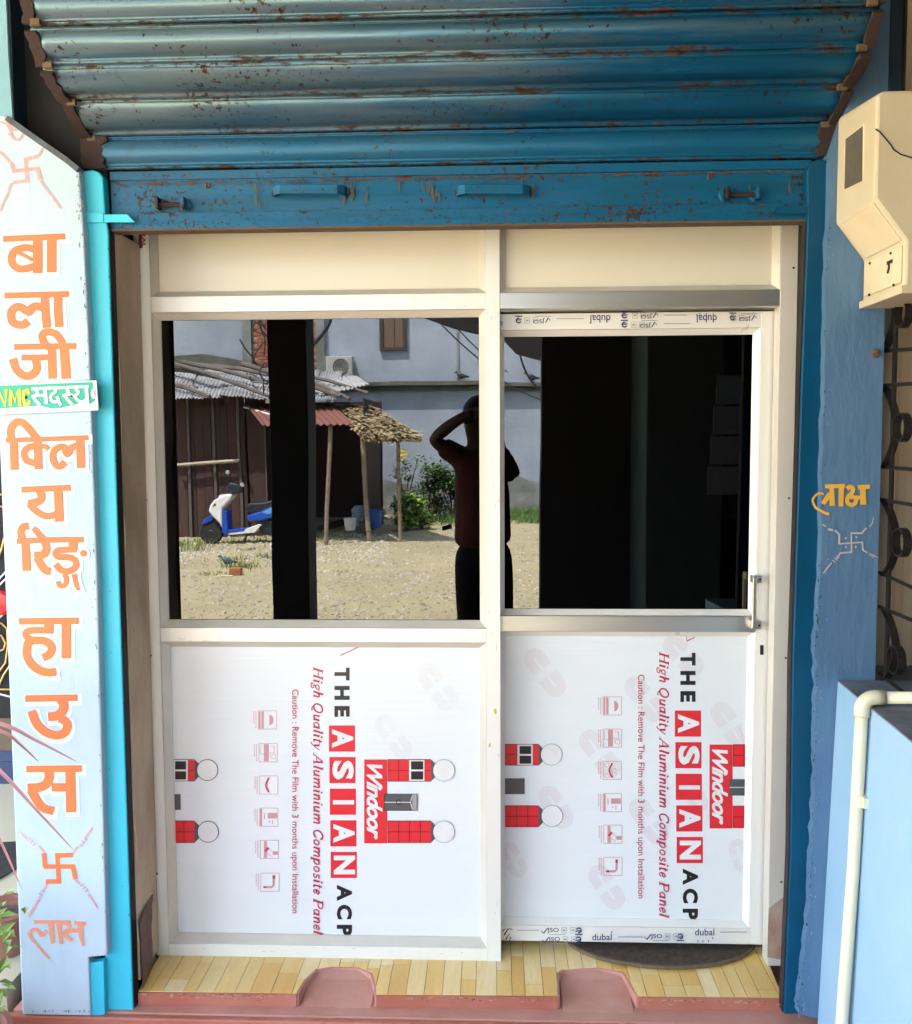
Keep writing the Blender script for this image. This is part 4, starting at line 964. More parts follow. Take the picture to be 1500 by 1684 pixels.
# ------------------------------------------------------------------ right pillar, meter box, ledge, pipe, grille
rp = thing('pillar', (Pp(1400,1668).x, YP+.08, -.038), 'mid blue rough plastered pillar with mustard Hindi word right of the shop door', 'pillar')
ledge_ys = [1100,1180,1260,1340,1420,1500,1580,1668]
edgeL = [(1362,372),(1358,500),(1356,620),(1352,760),(1351,900),(1346,1000),(1341,1060),(1343,1130),(1340,1200),(1341,1260),(1338,1340),(1334,1420),(1330,1500),(1322,1580),(1315,1640),(1312,1672)]
el = []
for (a, b2), (c_, d_) in zip(edgeL, edgeL[1:]):
    for k in range(6):
        t = k/6; x_, y_ = a+(c_-a)*t, b2+(d_-b2)*t
        el.append((x_+noise.noise(Vector((0, y_*.05, 5)))*4+noise.noise(Vector((0, y_*.17, 9)))*2, y_))
xr = .971
ol = [Pp(*q) for q in el]
for q in ol: q.y = YP
full = [Vector((.905, YP, 2.9))]+[Pp(1398,160)]+[Pp(1366,262)]+ol+[Vector((xr, YP, -.04)), Vector((xr, YP, 2.9))]
MB().prism(full, (0,.12,0)).obj('plaster_face', M['blue_plaster'], rp)
# upper right recess side and edge strips
MB().box(P(1441,60,-.12).x-.002, P(1463,60,-.2).x, -.235, .0, 2.0, 2.9).obj('recess_side', M['bright_blue'], bl)
MB().box(P(1464,60,-.245).x, P(1488,60,-.245).x, -.25, -.241, 2.28, 2.9).obj('navy_strip', M['navy'], rp)
p = Paint(YP-.002)
for q, w_, w2 in (([(1357,800),(1390,799)],6.5,7),([(1411,801),(1431,800.5)],7,7),([(1368,802),(1369,832)],8,9),([(1384,802),(1383,833)],8.5,8),([(1366,812),(1358,822),(1353,829)],9,7),([(1355,812),(1345,812),(1338,819),(1336,824)],4,3.5),([(1336,822),(1341,834),(1352,841),(1364,846)],3.5,5),([(1393,804),(1398,800.5),(1403,804),(1401,811),(1395,817),(1393.5,825),(1399,830.5),(1406,828),(1409,820)],7,7),([(1398,817),(1407,818),(1418,818)],7,6),([(1419,803),(1420,830)],9,10)):
    p.stroke(q, w_, w2)
p.obj('painted_letter', 'yellow_paint', rp)
p = Paint(YP-.002)
for q, w_ in (([(1400,875),(1400.5,909)],2.6),([(1399,876.5),(1417,877),(1425,868)],2.8),([(1401,908),(1382,909.5),(1376,919)],2.8),([(1380,894.5),(1419,891.5)],2.4),([(1380,895),(1380.5,879),(1373,872)],2.8),([(1418,891),(1419.5,905),(1427,909)],2.8),([(1352,862),(1359,866)],2),([(1362,870),(1370,872)],3.5),([(1430,866),(1434,862),(1437,851)],1.8),([(1431,911),(1444,917)],2),([(1368,925),(1354,943)],2)):
    p.stroke(q, w_, sharp=True)
for x_, y_ in ((1391,885),(1408.5,883.5),(1391,899.5),(1407.5,899.5)): p.disc(x_, y_, 1.7)
for k in range(3):
    p.stroke([(1369+k*3.2,921-k*3.5),(1374+k*3.2,925-k*3.5)], 1.3); p.stroke([(1431+k*3,908+k*2),(1429+k*3,914+k*2)], 1.2)
p.obj('painted_swastika', 'cream_line', rp)

chips(rp, edgeL, YP, 150, 'chipped_edge', M['dark_chip'], .6, 2.6, 2.2)
chips(rp, [(x_+6, y_) for x_, y_ in edgeL], YP, 120, 'chipped_edge', mat('pale_chip', (.28,.36,.46), .8), .6, 2.2, 4)
mt_ = thing('meter_box', (1.08, YP-.12, P(1490,480,-.45).z), 'cracked cream plastic electricity meter box mounted high on the blue pillar', 'meter box')
y0, y1 = -.481, YP-.002
Xs, Xl = .844, .914
zt, zm, zl, zbt = 2.303, 2.042, 1.95, 1.838
prof = [(Xs,zm),(Xs,zt-.01),(Xs+.012,zt),(1.36,zt),(1.36,zbt),(Xl,zbt),(Xl,zl)]
top_drop = .028
mb = MB(); n_ = len(prof)
fv = [Vector((x_, y0, z_-(top_drop if z_ > 2.2 else 0))) for x_, z_ in prof]; bv = [Vector((x_, y1, z_)) for x_, z_ in prof]
mb.add(fv+bv, [tuple(range(n_))[::-1], tuple(range(n_, 2*n_))]+[(i,(i+1)%n_,(i+1)%n_+n_,i+n_) for i in range(n_)])
body = mb.obj('body', M['meter'], mt_, bevel=.007)
# window in the side face
wy0, wy1, wz0, wz1 = PX(1419,250,Xs).y, PX(1391,250,Xs).y, 2.145, 2.275
q = [PX(1391,228,Xs-.001), PX(1421,205,Xs-.001), PX(1420,298,Xs-.001), PX(1389,313,Xs-.001)]
wn = MB().prism(q, (-.0012,0,0)).obj('viewing_window', M['meter_glass'], mt_)
for a, b2 in zip(q, q[1:]+q[:1]): MB().tube([a, b2], .0022, 6).obj('window_rim', M['meter_pale'], wn)
# hatch plate on the slanted underside and lower terminal cover
nn = Vector((-(zm-zl), 0, -(Xl-Xs))).normalized()
c_ = [Vector((Xs+.004, y0+.012, zm-.006)), Vector((Xl-.002, y0+.012, zl+.004)), Vector((Xl-.002, y1-.03, zl+.004)), Vector((Xs+.004, y1-.03, zm-.006))]
MB().prism(c_, nn*.004).obj('slanted_hatch', M['meter_pale'], mt_, bevel=.002)
MB().box(Xl-.0045, Xl-.0003, y0+.010, y1-.02, zbt+.022, zl-.008).obj('terminal_cover', M['meter_pale'], mt_, bevel=.002)
MB().box(Xl-.008, 1.36, y0-.006, y1, zbt-.004, zbt+.014).obj('base_flange', M['meter'], mt_, bevel=.002)
ct = MB().box(Xl-.0056, Xl-.0046, -.425, -.405, 1.87, 1.915).obj('seal_slot', M['meter_pale'], mt_)
MB().box(Xl-.0068, Xl-.0057, -.43, -.40, 1.912, 1.920).obj('seal_clip', M['rust'], mt_)
MB().tube([Vector((Xl-.008,-.415,1.912)), Vector((Xl-.009,-.418,1.902)), Vector((Xl-.008,-.41,1.892))], .0022, 6).obj('seal_hook', M['rust'], mt_)
cp = [(1440,212),(1447,217),(1455,226),(1465,238),(1470,246),(1482,254),(1502,260),(1520,262)]
for yy_, zz_ in ((-.30,2.02),(-.42,2.02),(-.30,1.86),(-.44,1.86)): MB().lathe([(.0035,0),(.003,-.001)], Vector((Xl-.006, yy_, zz_ if zz_ < 1.94 else 1.935)), 8, 'Y').obj('screw', M['iron'], mt_)
MB().tube([P(a, b2, y0-.001) for a, b2 in cp], .0016, 5).obj('crack', M['black'], mt_)

# ledge
ld = thing('plaster_ledge', (1.3, -.5, -.15), 'light blue plastered ledge wall under the scroll grille at the right edge', 'ledge')
XLd = .877; ztp = .893
s1 = [Vector((XLd, YP-.002, ztp)), Vector((XLd, -1.1, ztp-.04)), Vector((XLd-.025, -1.1, -.15)), Vector((XLd-.035, YP-.002, -.15))]
mb = MB(); mb.prism(s1, (1.1,0,0)); mb.obj('block', M['ledge_blue'], ld)
s2 = [Vector((XLd-.001, YP-.002, ztp+.001)), Vector((XLd-.001, -1.1, ztp-.039)), Vector((2.03, -1.1, ztp-.039)), Vector((2.03, YP-.002, ztp+.001))]
MB().prism(s2, (0,0,.004)).obj('top_screed', M['ledge_top'], ld)
# pipe
pp = thing('water_pipe', (XLd-.02, -.31, -.15), 'cream plastic water pipe running down the light blue ledge wall', 'pipe')
xp, rr = XLd-.018, .0145; yp = PX(1414,1300,xp).y
ztop = max(P(1425,1151,yp).z, ztp+.016)
pth = [Vector((xp-.040, yp, -.15)), Vector((xp-.026, yp-.004, .2)), Vector((xp-.010, yp, .5)), Vector((xp, yp, ztop-.03))]
MB().tube([pth[0].lerp(pth[1], t/4) for t in range(4)]+[pth[1].lerp(pth[2], t/4) for t in range(4)]+[pth[2].lerp(pth[3], t/4) for t in range(5)], rr, 16).obj('downpipe', M['pvc'], pp, smooth=True)
eb = [Vector((xp, yp, ztop-.045))]+[Vector((xp+.03-.03*math.cos(R(a)), yp, ztop-.03+.03*math.sin(R(a)))) for a in range(0, 91, 15)]+[Vector((xp+.05, yp, ztop))]
MB().tube(eb, rr*1.22, 16).obj('elbow', M['pvc'], pp, smooth=True)
MB().tube([Vector((xp+.045, yp, ztop)), Vector((2.0, yp-.03, ztop+.004))], rr, 16).obj('horizontal_run', M['pvc'], pp, smooth=True)
zc = P(1425,1315,yp).z
ck = MB().tube([Vector((xp-.003, yp, zc-.014)), Vector((xp-.003, yp, zc+.014))], rr*1.16, 16)
ck.box(xp, XLd+.01, yp-.006-.02, yp-.004, zc-.012, zc+.012)
ck.obj('pipe_clip', M['pvc'], pp)
# side grille of the window bay (plane X = XG)
gi = thing('window_grille', (1.15,-.35,.88), 'dark brown iron scroll grille projecting over the window right of the blue pillar', 'grille')
XG = .992
def GY(px): return PX(px, 730, XG).y
MB().box(XG-.002, XG+.004, -.262, -.244, .9, 2.6).obj('flat_bar', M['iron'], gi)
rods = [(577,574),(634,631),(768,772),(822,830),(944,966),(1000,1020),(1112,1150),(440,434)]
for a, b2 in rods:
    p0, p1 = PX(1452, a, XG), PX(1500, b2, XG); d = p1-p0
    MB().tube([p0+d*-.12, p0+d*5], .0048, 8).obj('rod', M['iron'], gi)
for (cy_, x_) in ((515,1486),(703,1484),(892,1483),(1085,1474)):
    c0 = PX(x_, cy_, XG); ry = abs(PX(x_, cy_-23, XG).z-c0.z)
    MB().strap([c0+Vector((0, ry*math.cos(R(t)), ry*math.sin(R(t)))) for t in range(0, 361, 20)], Vector((.010,0,0)), .004).obj('ring', M['iron'], gi)
for ya, yb in ((440,578),(634,768),(822,946),(1000,1118)):
    a, b2 = PX(1454, ya, XG), PX(1454, yb, XG)
    pts_ = [a.lerp(b2, t/10)+Vector((0, -.072*math.sin(math.pi*t/10)**.8 if 0 < t < 10 else 0, 0)) for t in range(11)]
    MB().strap(pts_, Vector((.010,0,0)), .004).obj('scroll', M['iron'], gi)
MB().lathe([(.001,-.012),(.010,-.010),(.014,-.002),(.012,.004)], PX(1435,949,.99)+Vector((0,-.0,0)), 12, 'Y').obj('anchor_bolt', M['rust_light'], gi)
MB().lathe([(.001,-.012),(.010,-.010),(.012,-.002),(.010,.004)], P(1440,581,YP-.001), 12, 'Y').obj('anchor_bolt', M['rust_light'], gi)
# front face scrolls of the bay beyond
for zc_ in (1.02, 1.33, 1.64, 1.95):
    MB().strap([Vector((1.19+.10*math.cos(R(t)), -.52, zc_+.13*math.sin(R(t)))) for t in range(0, 361, 15)], Vector((0,.010,0)), .004).obj('scroll', M['iron'], gi)
# cream folding door behind the grille
wd = thing('window_shutter', (1.6, .03, .88), 'cream vertical panelled shutter behind the dark scroll grille', 'window shutter')
MB().box(.98, 1.07, -.10, .115, .9, 2.9).obj('post', M['curtain'], wd, bevel=.01)
for k in range(9):
    x_ = 1.075+.1*k
    MB().lathe([(.052,.0),(.052,2.0)], (x_+.05, .02, .885), 16).obj('fluted_panel', M['curtain'], wd, smooth=False)

# ------------------------------------------------------------------ left neighbour: recessed entrance
tag(MB().box(-6.2, -1.36, -.18, 1.5, -.15, 0.0).obj('entrance_floor', M['cream_tile']), kind='structure')
gt = thing('entrance_gate', (-2.0, 1.38, 0), 'black sheet gate with gold scrolls seen past the left pillar edge', 'gate')
MB().box(-2.8, -1.345, 1.40, 1.43, .30, 2.9).obj('sheet_panel', M['black'], gt)
MB().box(-2.8, -1.345, 1.38, 1.44, .0, .10).obj('lower_panel', mat('navy_sheet', (.02,.035,.10), .5), gt)
gy = 1.392
def GP(px, py): return P(px, py, gy)
zz = GP(10,1294).z; MB().box(-2.8, -1.345, 1.37, 1.379, zz-.015, zz+.015).obj('yellow_strip', M['yellow'], gt)
MB().box(-2.8, -1.345, 1.38, 1.399, .102, .15).obj('lower_panel', mat('navy_sheet_b', (.02,.035,.10), .5), gt)
MB().box(-2.8, -1.345, 1.38, 1.44, .152, .298).obj('kick_board', mat('brown_board', (.12,.08,.05), .7), gt)
for py_ in (1219,1238,1134):
    MB().tube([GP(-60,py_-1), GP(30,py_)], .007 if py_ > 1200 else .004, 6).obj('bar', M['white_bar' if py_ > 1200 else 'gold'], gt)
for q, mt2 in (([(-30,1030),(2,1025),(11,1033)],'gold'),([(-8,1040),(3,1046),(9,1058),(6,1068),(-6,1072)],'gold'),([(12,1034),(13,1062),(9,1090),(-4,1108)],'gold'),([(16,1095),(6,1110),(-2,1128)],'gold'),([(-6,1020),(12,1004)],'white_bar'),([(-6,957),(10,940)],'white_bar'),([(-6,968),(9,952)],'white_bar'),([(-4,920),(2,905),(7,885)],'gold'),([(-6,815),(6,812)],'gold'),([(-6,830),(5,834)],'gold'),([(-6,1140),(17,1146)],'white_bar')):
    MB().tube([GP(a, b2) for a, b2 in q], .0042, 6).obj('scroll_bar', M[mt2], gt)
MB().lathe([(.06,0),(.05,-.01),(.02,-.014)], GP(-3,992), 16, 'Y').obj('red_boss', mat('red_enamel', (.6,.01,.02), .3), gt)
MB().box(-1.34, -1.305, -.065, 1.5, -.0, 3.1).obj('side_wall', M['pale_plaster'], bl)
mb = MB(); q = [RZ(0,0,0)] if False else None
a = [PZ(-80,1392,.003), PZ(26,1386,.003), PZ(30,1428,.003), PZ(0,1446,.003), PZ(-80,1480,.003)]
tag(MB().prism(a, (0,0,.006)).obj('floor_mat', mat('black_mat', (.02,.018,.015), .9, c2=(.04,.03,.025), sc=60, bump=.003)), 'black ribbed floor mat on the cream entrance floor left of the pillar', 'mat')

# potted plants at the bottom left
def pot(name, c, r, h, label):
    t = thing(name, c, label, 'potted plant')
    prof = [(r*.68,0),(r*.95,h*.82),(r*1.08,h*.83),(r*1.08,h),(r*.95,h),(r*.9,h*.9)]
    MB().lathe(prof, c, 28).obj('pot', M['terracotta'], t, smooth=False)
    MB().lathe([(r*.9,h*.86),(r*.5,h*.9),(.01,h*.91)], c, 20).obj('soil', M['soil'], t)
    return t
c1 = P(-66,1690,-.46); c1.z = -.15
pl = pot('potted_plant', tuple(c1), .11, .20, 'terracotta pot with bright green leafy plant at the lower left corner')
lf_ = MB(); rnd = random.Random(3)
for k in range(150):
    s0 = c1+Vector((rnd.uniform(-.05,.05), rnd.uniform(-.05,.05), .19)); h = rnd.uniform(.05,.33)
    tip = s0+Vector((rnd.uniform(-.05,.095), rnd.uniform(-.1,.1), h))
    L_ = rnd.uniform(.03,.06); az = rnd.uniform(0,6.28); d = Vector((math.cos(az), math.sin(az)*.8, rnd.uniform(-.5,.6))).normalized(); sdw = d.cross(Vector((0,0,1))).normalized()*L_*.3
    m1 = tip+d*L_*.5+Vector((0,0,.006)); e1 = tip+d*L_
    lf_.add([tip, m1-sdw, e1, m1+sdw, m1+Vector((0,0,-.006))], [(0,1,4),(1,2,4),(2,3,4),(3,0,4)])
tag(lf_.obj('foliage', M['leaf'], pl), kind='stuff')
st = MB()
for k in range(7):
    s0 = c1+Vector((rnd.uniform(-.05,.05), rnd.uniform(-.05,.05), .17)); st.tube([s0, s0+Vector((rnd.uniform(-.04,.05), 0, .12)), s0+Vector((rnd.uniform(-.06,.07), 0, .25))], .003, 5)
st.obj('stem', M['stem'], pl)
c2 = P(14,1590,.02); c2.z = 0
pl2 = pot('potted_plant', tuple(c2), .085, .13, 'small brown pot standing behind the larger pot beside the pillar')
c3 = P(-230,1400,-.55); c3.z = -.15
sp = pot('spiky_plant', tuple(c3), .14, .24, 'pot plant with long narrow pink leaves reaching across the pale pillar')
for q, w_ in (([(-230,1180),(-120,1165),(0,1190),(60,1218),(127,1253)],.0075),([(-230,1180),(-110,1170),(0,1202),(35,1226),(64,1253)],.0065),([(-230,1200),(-90,1190),(0,1268),(60,1332),(121,1398)],.0075),([(-230,1210),(-110,1235),(-40,1310),(0,1382),(36,1462)],.0075),([(-230,1190),(-260,1100),(-320,1050)],.008),([(-230,1200),(-330,1180),(-400,1240)],.008)):
    base_ = [P(a, b2, -.50+.02*i) for i, (a, b2) in enumerate(cr([(x_, y_) for x_, y_ in q], 5) and q)]
    cc_ = cr(q, 6); n_ = len(cc_); mb = MB(); vs_ = []
    for i, v in enumerate(cc_):
        t = i/(n_-1); c0 = P(v.x, v.y, -.53+.12*t); tg = (cc_[min(i+1,n_-1)]-cc_[max(i-1,0)]).normalized()
        sdw = Vector((tg.y, 0, tg.x))*(w_*(1-t)**.55+.0004)
        vs_ += [c0-sdw, c0+Vector((0,.0035*(1-t),0)), c0+sdw]
    mb.add(vs_, [(i*3, i*3+3, i*3+4, i*3+1) for i in range(n_-1)]+[(i*3+1, i*3+4, i*3+5, i*3+2) for i in range(n_-1)])
    mb.obj('leaf', M['leaf_pink'], sp)
MB().tube([Vector(c3)+Vector((0,0,.2)), P(-230,1190,-.53)], .012, 8).obj('stem', M['stem'], sp)
# ================================================================== the yard behind the camera (seen mirrored in the dark glass)
GZ = -.2
M['porch_dark'] = mat('dark_porch_paint', (.016,.017,.019), .9, c2=(.024,.022,.021), sc=4, bump=.003)
def col_box(x0, x1, y0, y1, label):
    t = MB().box(x0, x1, y0, y1, -.15, 3.09).obj('porch_column', M['porch_dark'], bevel=.01)
    return tag(t, label, 'column', 'dark porch columns reflected in the window')
vC = 6.15
xa, xb = RP(443,700,vC).x, RP(519,700,vC+.28).x; yc = RY(vC)
col_box(xa, xb, yc-.28, yc, 'dark square porch column mirrored left of centre in the fixed window')
xb2 = RP(285,700,vC+.28).x
col_box(xb2-.3, xb2, yc-.28, yc, 'dark porch column mirrored along the left edge of the fixed window')
xw = RP(892,700,vC+.1, YD+.025).x
MB().box(2.7, 2.9, -3.6, -.3, -.15, 3.09).obj('unseen_end_wall', M['porch_dark'], bl)  # unseen wall added at the porch end to keep light off the right side
t = thing('side_wall', (xw+1.4, RY(vC+.2), -.15), 'wide dark porch wall mirrored across the sliding door glass', 'wall')
MB().box(xw, xw+2.6, RY(vC+.1)-.2, RY(vC+.1), -.15, 3.09).obj('wall_face', mat('dim_side_wall', (.06,.06,.062), .9, c2=(.035,.04,.04), sc=1.5), t)
xq = RP(1068,700,5.6,YD+.025).x
MB().box(xq, xq+.45, RY(vC+.1)+.001, RY(5.6), -.15, 3.09).obj('pilaster', mat('dark_green_grey_paint', (.10,.13,.125), .7), t, bevel=.01)
for k in range(4):
    c = RP(1212-5*k, 640+50*k, 5.0, YD+.025)
    MB().box(c.x-.11, c.x+.11, c.y-.004, c.y, c.z-.075, c.z+.07).obj('notice_sheet', mat('dim_notice_paper', (.30,.32,.37), .7), t)
MB().box(xw+.9, xw+1.9, RY(5.0)-.02, RY(5.0)-.005, 1.1, 2.1).obj('notice_board', M['porch_dark'], t)
# drooping dark awning at the top right of the reflection
va = 7.2
q = [RP(640,470,va), RP(692,520,va), RP(744,539,va), RP(792,551,va), RP(828,556,va), RP(850,579,va), RP(893,590,va), RP(960,600,va), RP(960,300,va), RP(640,300,va)]
t = tag(MB().prism(q, (0,-.05,0)).obj('awning', M['porch_dark']), 'dark ragged awning hanging at the top right of the mirrored yard', 'awning')

# ---------------- far wall building
vW = 22.6; yW = RY(vW)
bw = thing('blue_house', (0, yW-3, GZ), 'pale blue washed house with mossy ledge standing behind the mirrored yard', 'house')
M['house_wall'] = mat('pale_blue_limewash', (.30,.345,.41), .9, c2=(.20,.235,.29), sc=.8, bump=.01, bsc=6, spots=(.13,.14,.15), ssc=2.6, sth=.66)
M['moss'] = mat('mossy_plaster', (.05,.055,.045), .95, c2=(.13,.14,.11), sc=2, bump=.02, bsc=12)
M['damp'] = mat('damp_plaster', (.12,.125,.11), .95, c2=(.22,.24,.25), sc=1.2, bump=.01, bsc=8, lo=.4, hi=.62)
def RX(px, v=vW): return RP(px, 700, v).x
zl_ = RP(700,632,vW).z
MB().box(RX(536), 9, yW-6, yW, GZ, 9).obj('wall', M['house_wall'], bw)
nb = MB(); n_ = 46
for i in range(n_):      # damp foot of the wall with an uneven upper edge
    x0_, x1_ = RX(536)+(9-RX(536))*i/n_, RX(536)+(9-RX(536))*(i+1)/n_
    h0 = .75+.35*noise.noise(Vector((x0_*.9,1,0)))+.15*noise.noise(Vector((x0_*3,2,0))); h1 = .75+.35*noise.noise(Vector((x1_*.9,1,0)))+.15*noise.noise(Vector((x1_*3,2,0)))
    nb.add([(x0_,yW+.012,GZ),(x1_,yW+.012,GZ),(x1_,yW+.012,GZ+h1),(x0_,yW+.012,GZ+h0)],[(0,1,2,3)])
nb.obj('damp_stain', M['damp'], bw)
MB().box(RX(530), 9, yW+.001, yW+.22, zl_-.04, zl_+.06).obj('ledge', M['moss'], bw, bevel=.01)
MB().box(RX(530), 9, yW+.001, yW+.09, zl_-.14, zl_-.045).obj('ledge_band', M['moss'], bw)
MB().box(RX(755)-.05, RX(755)+.0, yW+.001, yW+.03, zl_+.07, 9).obj('rain_stain', M['damp'], bw)
# left part, set back, with sloped mossy offset
MB().box(-16, RX(405), yW-6, yW-.3, GZ, 9).obj('wall', M['house_wall'], bw)
q = [RP(230,588,vW), RP(330,583,vW), RP(372,590,vW), RP(420,600,vW), RP(420,625,vW), RP(230,625,vW)]
MB().prism([Vector((p.x, yW-.298, p.z)) for p in q], (0,.12,0)).obj('mossy_band', M['moss'], bw)
# brick pier between plaster strips: bricks as pieces
MB().box(RX(404), RX(419), yW-.5, yW+.10, GZ, 9).obj('plaster_pier', M['damp'], bw)
MB().box(RX(523), RX(536.5), yW-.5, yW+.10, GZ, 9).obj('plaster_pier', M['damp'], bw)
MB().box(RX(419)+.001, RX(523)-.001, yW-.5, yW+.02, GZ, 9).obj('mortar_bed', mat('mortar', (.30,.24,.19), .9), bw)
M['brick'] = mat('red_brick', (.30,.10,.055), .9, c2=(.20,.075,.045), sc=3)
M['brick2'] = mat('pale_brick', (.36,.17,.10), .9)
bz_ = 2.8; row = 0; mbk = MB(); mbk.box(0,.225,0,.03,0,.066); proto = None
while bz_ < 5.0:
    xx = RX(419)+.02-(.12 if row % 2 else 0)
    while xx < RX(523)-.1:
        inside = not (RX(446) < xx < RX(494))
        if inside and xx > RX(419):
            if proto is None:
                b0 = MB().box(0,.222,0,.03,0,.064); proto = b0.obj('brick', M['brick'], bw, loc=(0,0,0)); o = proto
            else:
                o = proto.copy(); COL.objects.link(o)
            o.location = Vector((xx+random.uniform(-.004,.004), yW+.0+random.uniform(.005,.014), bz_))-bw.location
        xx += .24
    bz_ += .08; row += 1
# upper window with brown shutters
wx0, wx1, wzb = RX(625), RX(670), RP(650,578,vW).z
wf = MB(); wt = wzb+1.35
for a in ((wx0, wx0+.09, wzb, wt), (wx1-.07, wx1, wzb, wt), (wx0+.09, wx1-.07, wzb, wzb+.06), (wx0+.09, wx1-.07, wt-.06, wt)): wf.box(a[0], a[1], yW+.001, yW+.09, a[2], a[3])
wfo = wf.obj('window', mat('dark_window_frame', (.035,.028,.025), .7), bw)
xm = (wx0+wx1)/2+.04
for a, b2 in ((wx0+.092, xm-.006), (xm+.006, wx1-.072)):
    MB().box(a, b2, yW+.002, yW+.06, wzb+.062, wt-.062).obj('wood_shutter', mat('brown_shutter', (.13,.08,.055), .7, c2=(.09,.055,.04), sc=4, scale=(6,1,1)), wfo, bevel=.01)
# air conditioner unit
ax0, ax1, az0, az1 = RX(540), RX(582), RP(560,620,vW).z, RP(560,588,vW).z
ac = thing('air_conditioner', ((ax0+ax1)/2, yW+.2, az0), 'white outdoor air conditioner unit bolted on the mirrored pale blue house', 'air conditioner')
MB().box(ax0, ax1, yW+.03, yW+.33, az0, az1).obj('casing', mat('ac_white', (.36,.37,.35), .5), ac, bevel=.012)
cxx, czz, rr_ = (ax0+ax1)/2+.04, (az0+az1)/2, (az1-az0)*.40
MB().lathe([(rr_,0),(rr_,.01),(rr_*.92,.012),(rr_*.9,.002)], (cxx, yW+.331, czz), 24, 'Y').obj('fan_guard', mat('ac_grille', (.10,.11,.09), .6), ac)
for k in range(1, 4): MB().tube([(cxx+rr_*k/4*math.cos(R(t)), yW+.346, czz+rr_*k/4*math.sin(R(t))) for t in range(0, 361, 24)], .006, 4, cap=False).obj('guard_ring', mat('ac_ring', (.3,.3,.28), .5), ac)
MB().box(ax1-.10, ax1-.02, yW+.331, yW+.336, az0+.05, az1-.05).obj('side_grille', mat('ac_side', (.3,.3,.29), .6), ac)
MB().tube([(ax0+.1, yW+.1, az0), (ax0+.1, yW+.1, az0-.5), (ax0+.15, yW+.06, az0-1.0)], .02, 6).obj('drain_hose', M['white_bar'], ac)
for a in (ax0+.08, ax1-.12): MB().box(a, a+.04, yW+.001, yW+.34, az0-.045, az0-.002).obj('bracket', M['iron'], ac)

# ---------------- shed
vS = 17.4; yS = RY(vS)
sd_ = thing('shed', (RP(350,700,vS).x, yS-1, GZ), 'dark plank shed with patched tin roof weighed down by bamboo poles', 'shed')
PLK = [mat('dark_red_board_%d' % i, c, .85, c2=tuple(x_*.6 for x_ in c), sc=3, scale=(5,1,.5), bump=.004) for i, c in enumerate([(.065,.030,.024),(.055,.026,.022),(.075,.036,.028),(.045,.024,.02)])]
def SX(px, v=vS): return RP(px, 760, v).x
bx = 208
k = 0
ztop_ = RP(350,650,vS).z
while bx < 392:
    w_ = 14
    MB().box(SX(bx)+.004, SX(bx+w_)-.004, yS-.03+random.uniform(0,.012), yS+.0+random.uniform(0,.01), GZ, ztop_).obj('board', PLK[k % 4], sd_); bx += w_; k += 1
for px_ in (310.5, 352.5, 394): MB().box(SX(px_)-.025, SX(px_)+.025, yS+.012, yS+.045, GZ, ztop_).obj('batten', mat('grey_batten', (.10,.085,.07), .8), sd_)
MB().box(SX(408), SX(438), yS-.03, yS, GZ, ztop_).obj('board', PLK[1], sd_)
MB().box(SX(436), SX(438), yS+.001, yS+.03, GZ, ztop_).obj('batten', mat('grey_batten_b', (.10,.085,.07), .8), sd_)
MB().box(SX(420), SX(603), yS-2.6, yS-2.5, GZ, ztop_).obj('back_wall', PLK[3], sd_)
MB().box(SX(598), SX(600), yS-2.5, yS-.0, GZ, ztop_-.05).obj('side_wall', PLK[3], sd_)
MB().box(SX(208), SX(438), yS-3.2, yS-3.1, GZ, ztop_).obj('back_wall', PLK[3], sd_)
MB().box(SX(395), SX(408), yS-.5, yS-.45, GZ, ztop_).obj('doorway_back', M['black'], sd_)
MB().tube([RP(286,766,vS-.15), RP(393,756,vS-.15)], .035, 8).obj('bamboo_rail', mat('pale_bamboo', (.42,.36,.27), .6, c2=(.3,.25,.18), sc=5), sd_)
M['tin'] = mat('grey_tin', (.36,.37,.375), .6, metal=.1, c2=(.21,.21,.21), sc=1.4, spots=(.14,.12,.10), ssc=3, sth=.62)
M['tin_red'] = mat('rusty_red_tin', (.17,.06,.042), .7, c2=(.12,.045,.035), sc=2, spots=(.5,.42,.38), ssc=5, sth=.66)
M['thatch'] = mat('thatch', (.36,.27,.15), .95, c2=(.20,.14,.07), sc=5, scale=(3,1,1), bump=.02, bsc=20)
M['bamboo'] = mat('bamboo', (.27,.21,.14), .65, c2=(.13,.095,.06), sc=4, scale=(1,1,2))
M['pole'] = mat('weathered_pole', (.07,.06,.05), .8, c2=(.12,.10,.085), sc=3)
def corr(name, a, b2, c, d, n, amp, mt, par, m_=5, sag=.0, th=.004):
    # quad a(back-left) b(back-right) c(front-right) d(front-left); n corrugations
    a, b2, c, d = map(Vector, (a, b2, c, d)); nn = (b2-a).cross(d-a).normalized(); nn = nn if nn.z > 0 else -nn
    K = n*4; vs_ = []
    for j in range(m_+1):
        t = j/m_; l, r = a.lerp(d, t), b2.lerp(c, t)
        for i in range(K+1):
            s_ = i/K; vs_.append(l.lerp(r, s_)+nn*(amp*math.sin(2*math.pi*i/4)+sag*noise.noise(Vector((s_*4, t*3, n)))))
    w = K+1; mb = MB().add(vs_, [(j*w+i, j*w+i+1, (j+1)*w+i+1, (j+1)*w+i) for j in range(m_) for i in range(K)])
    o = mb.obj(name, mt, par); so2 = o.modifiers.new('solid', 'SOLIDIFY'); so2.thickness = th; return o
e0 = [(212,663),(262,660),(312,655),(362,652),(412,655),(462,655),(512,655),(548,655)]
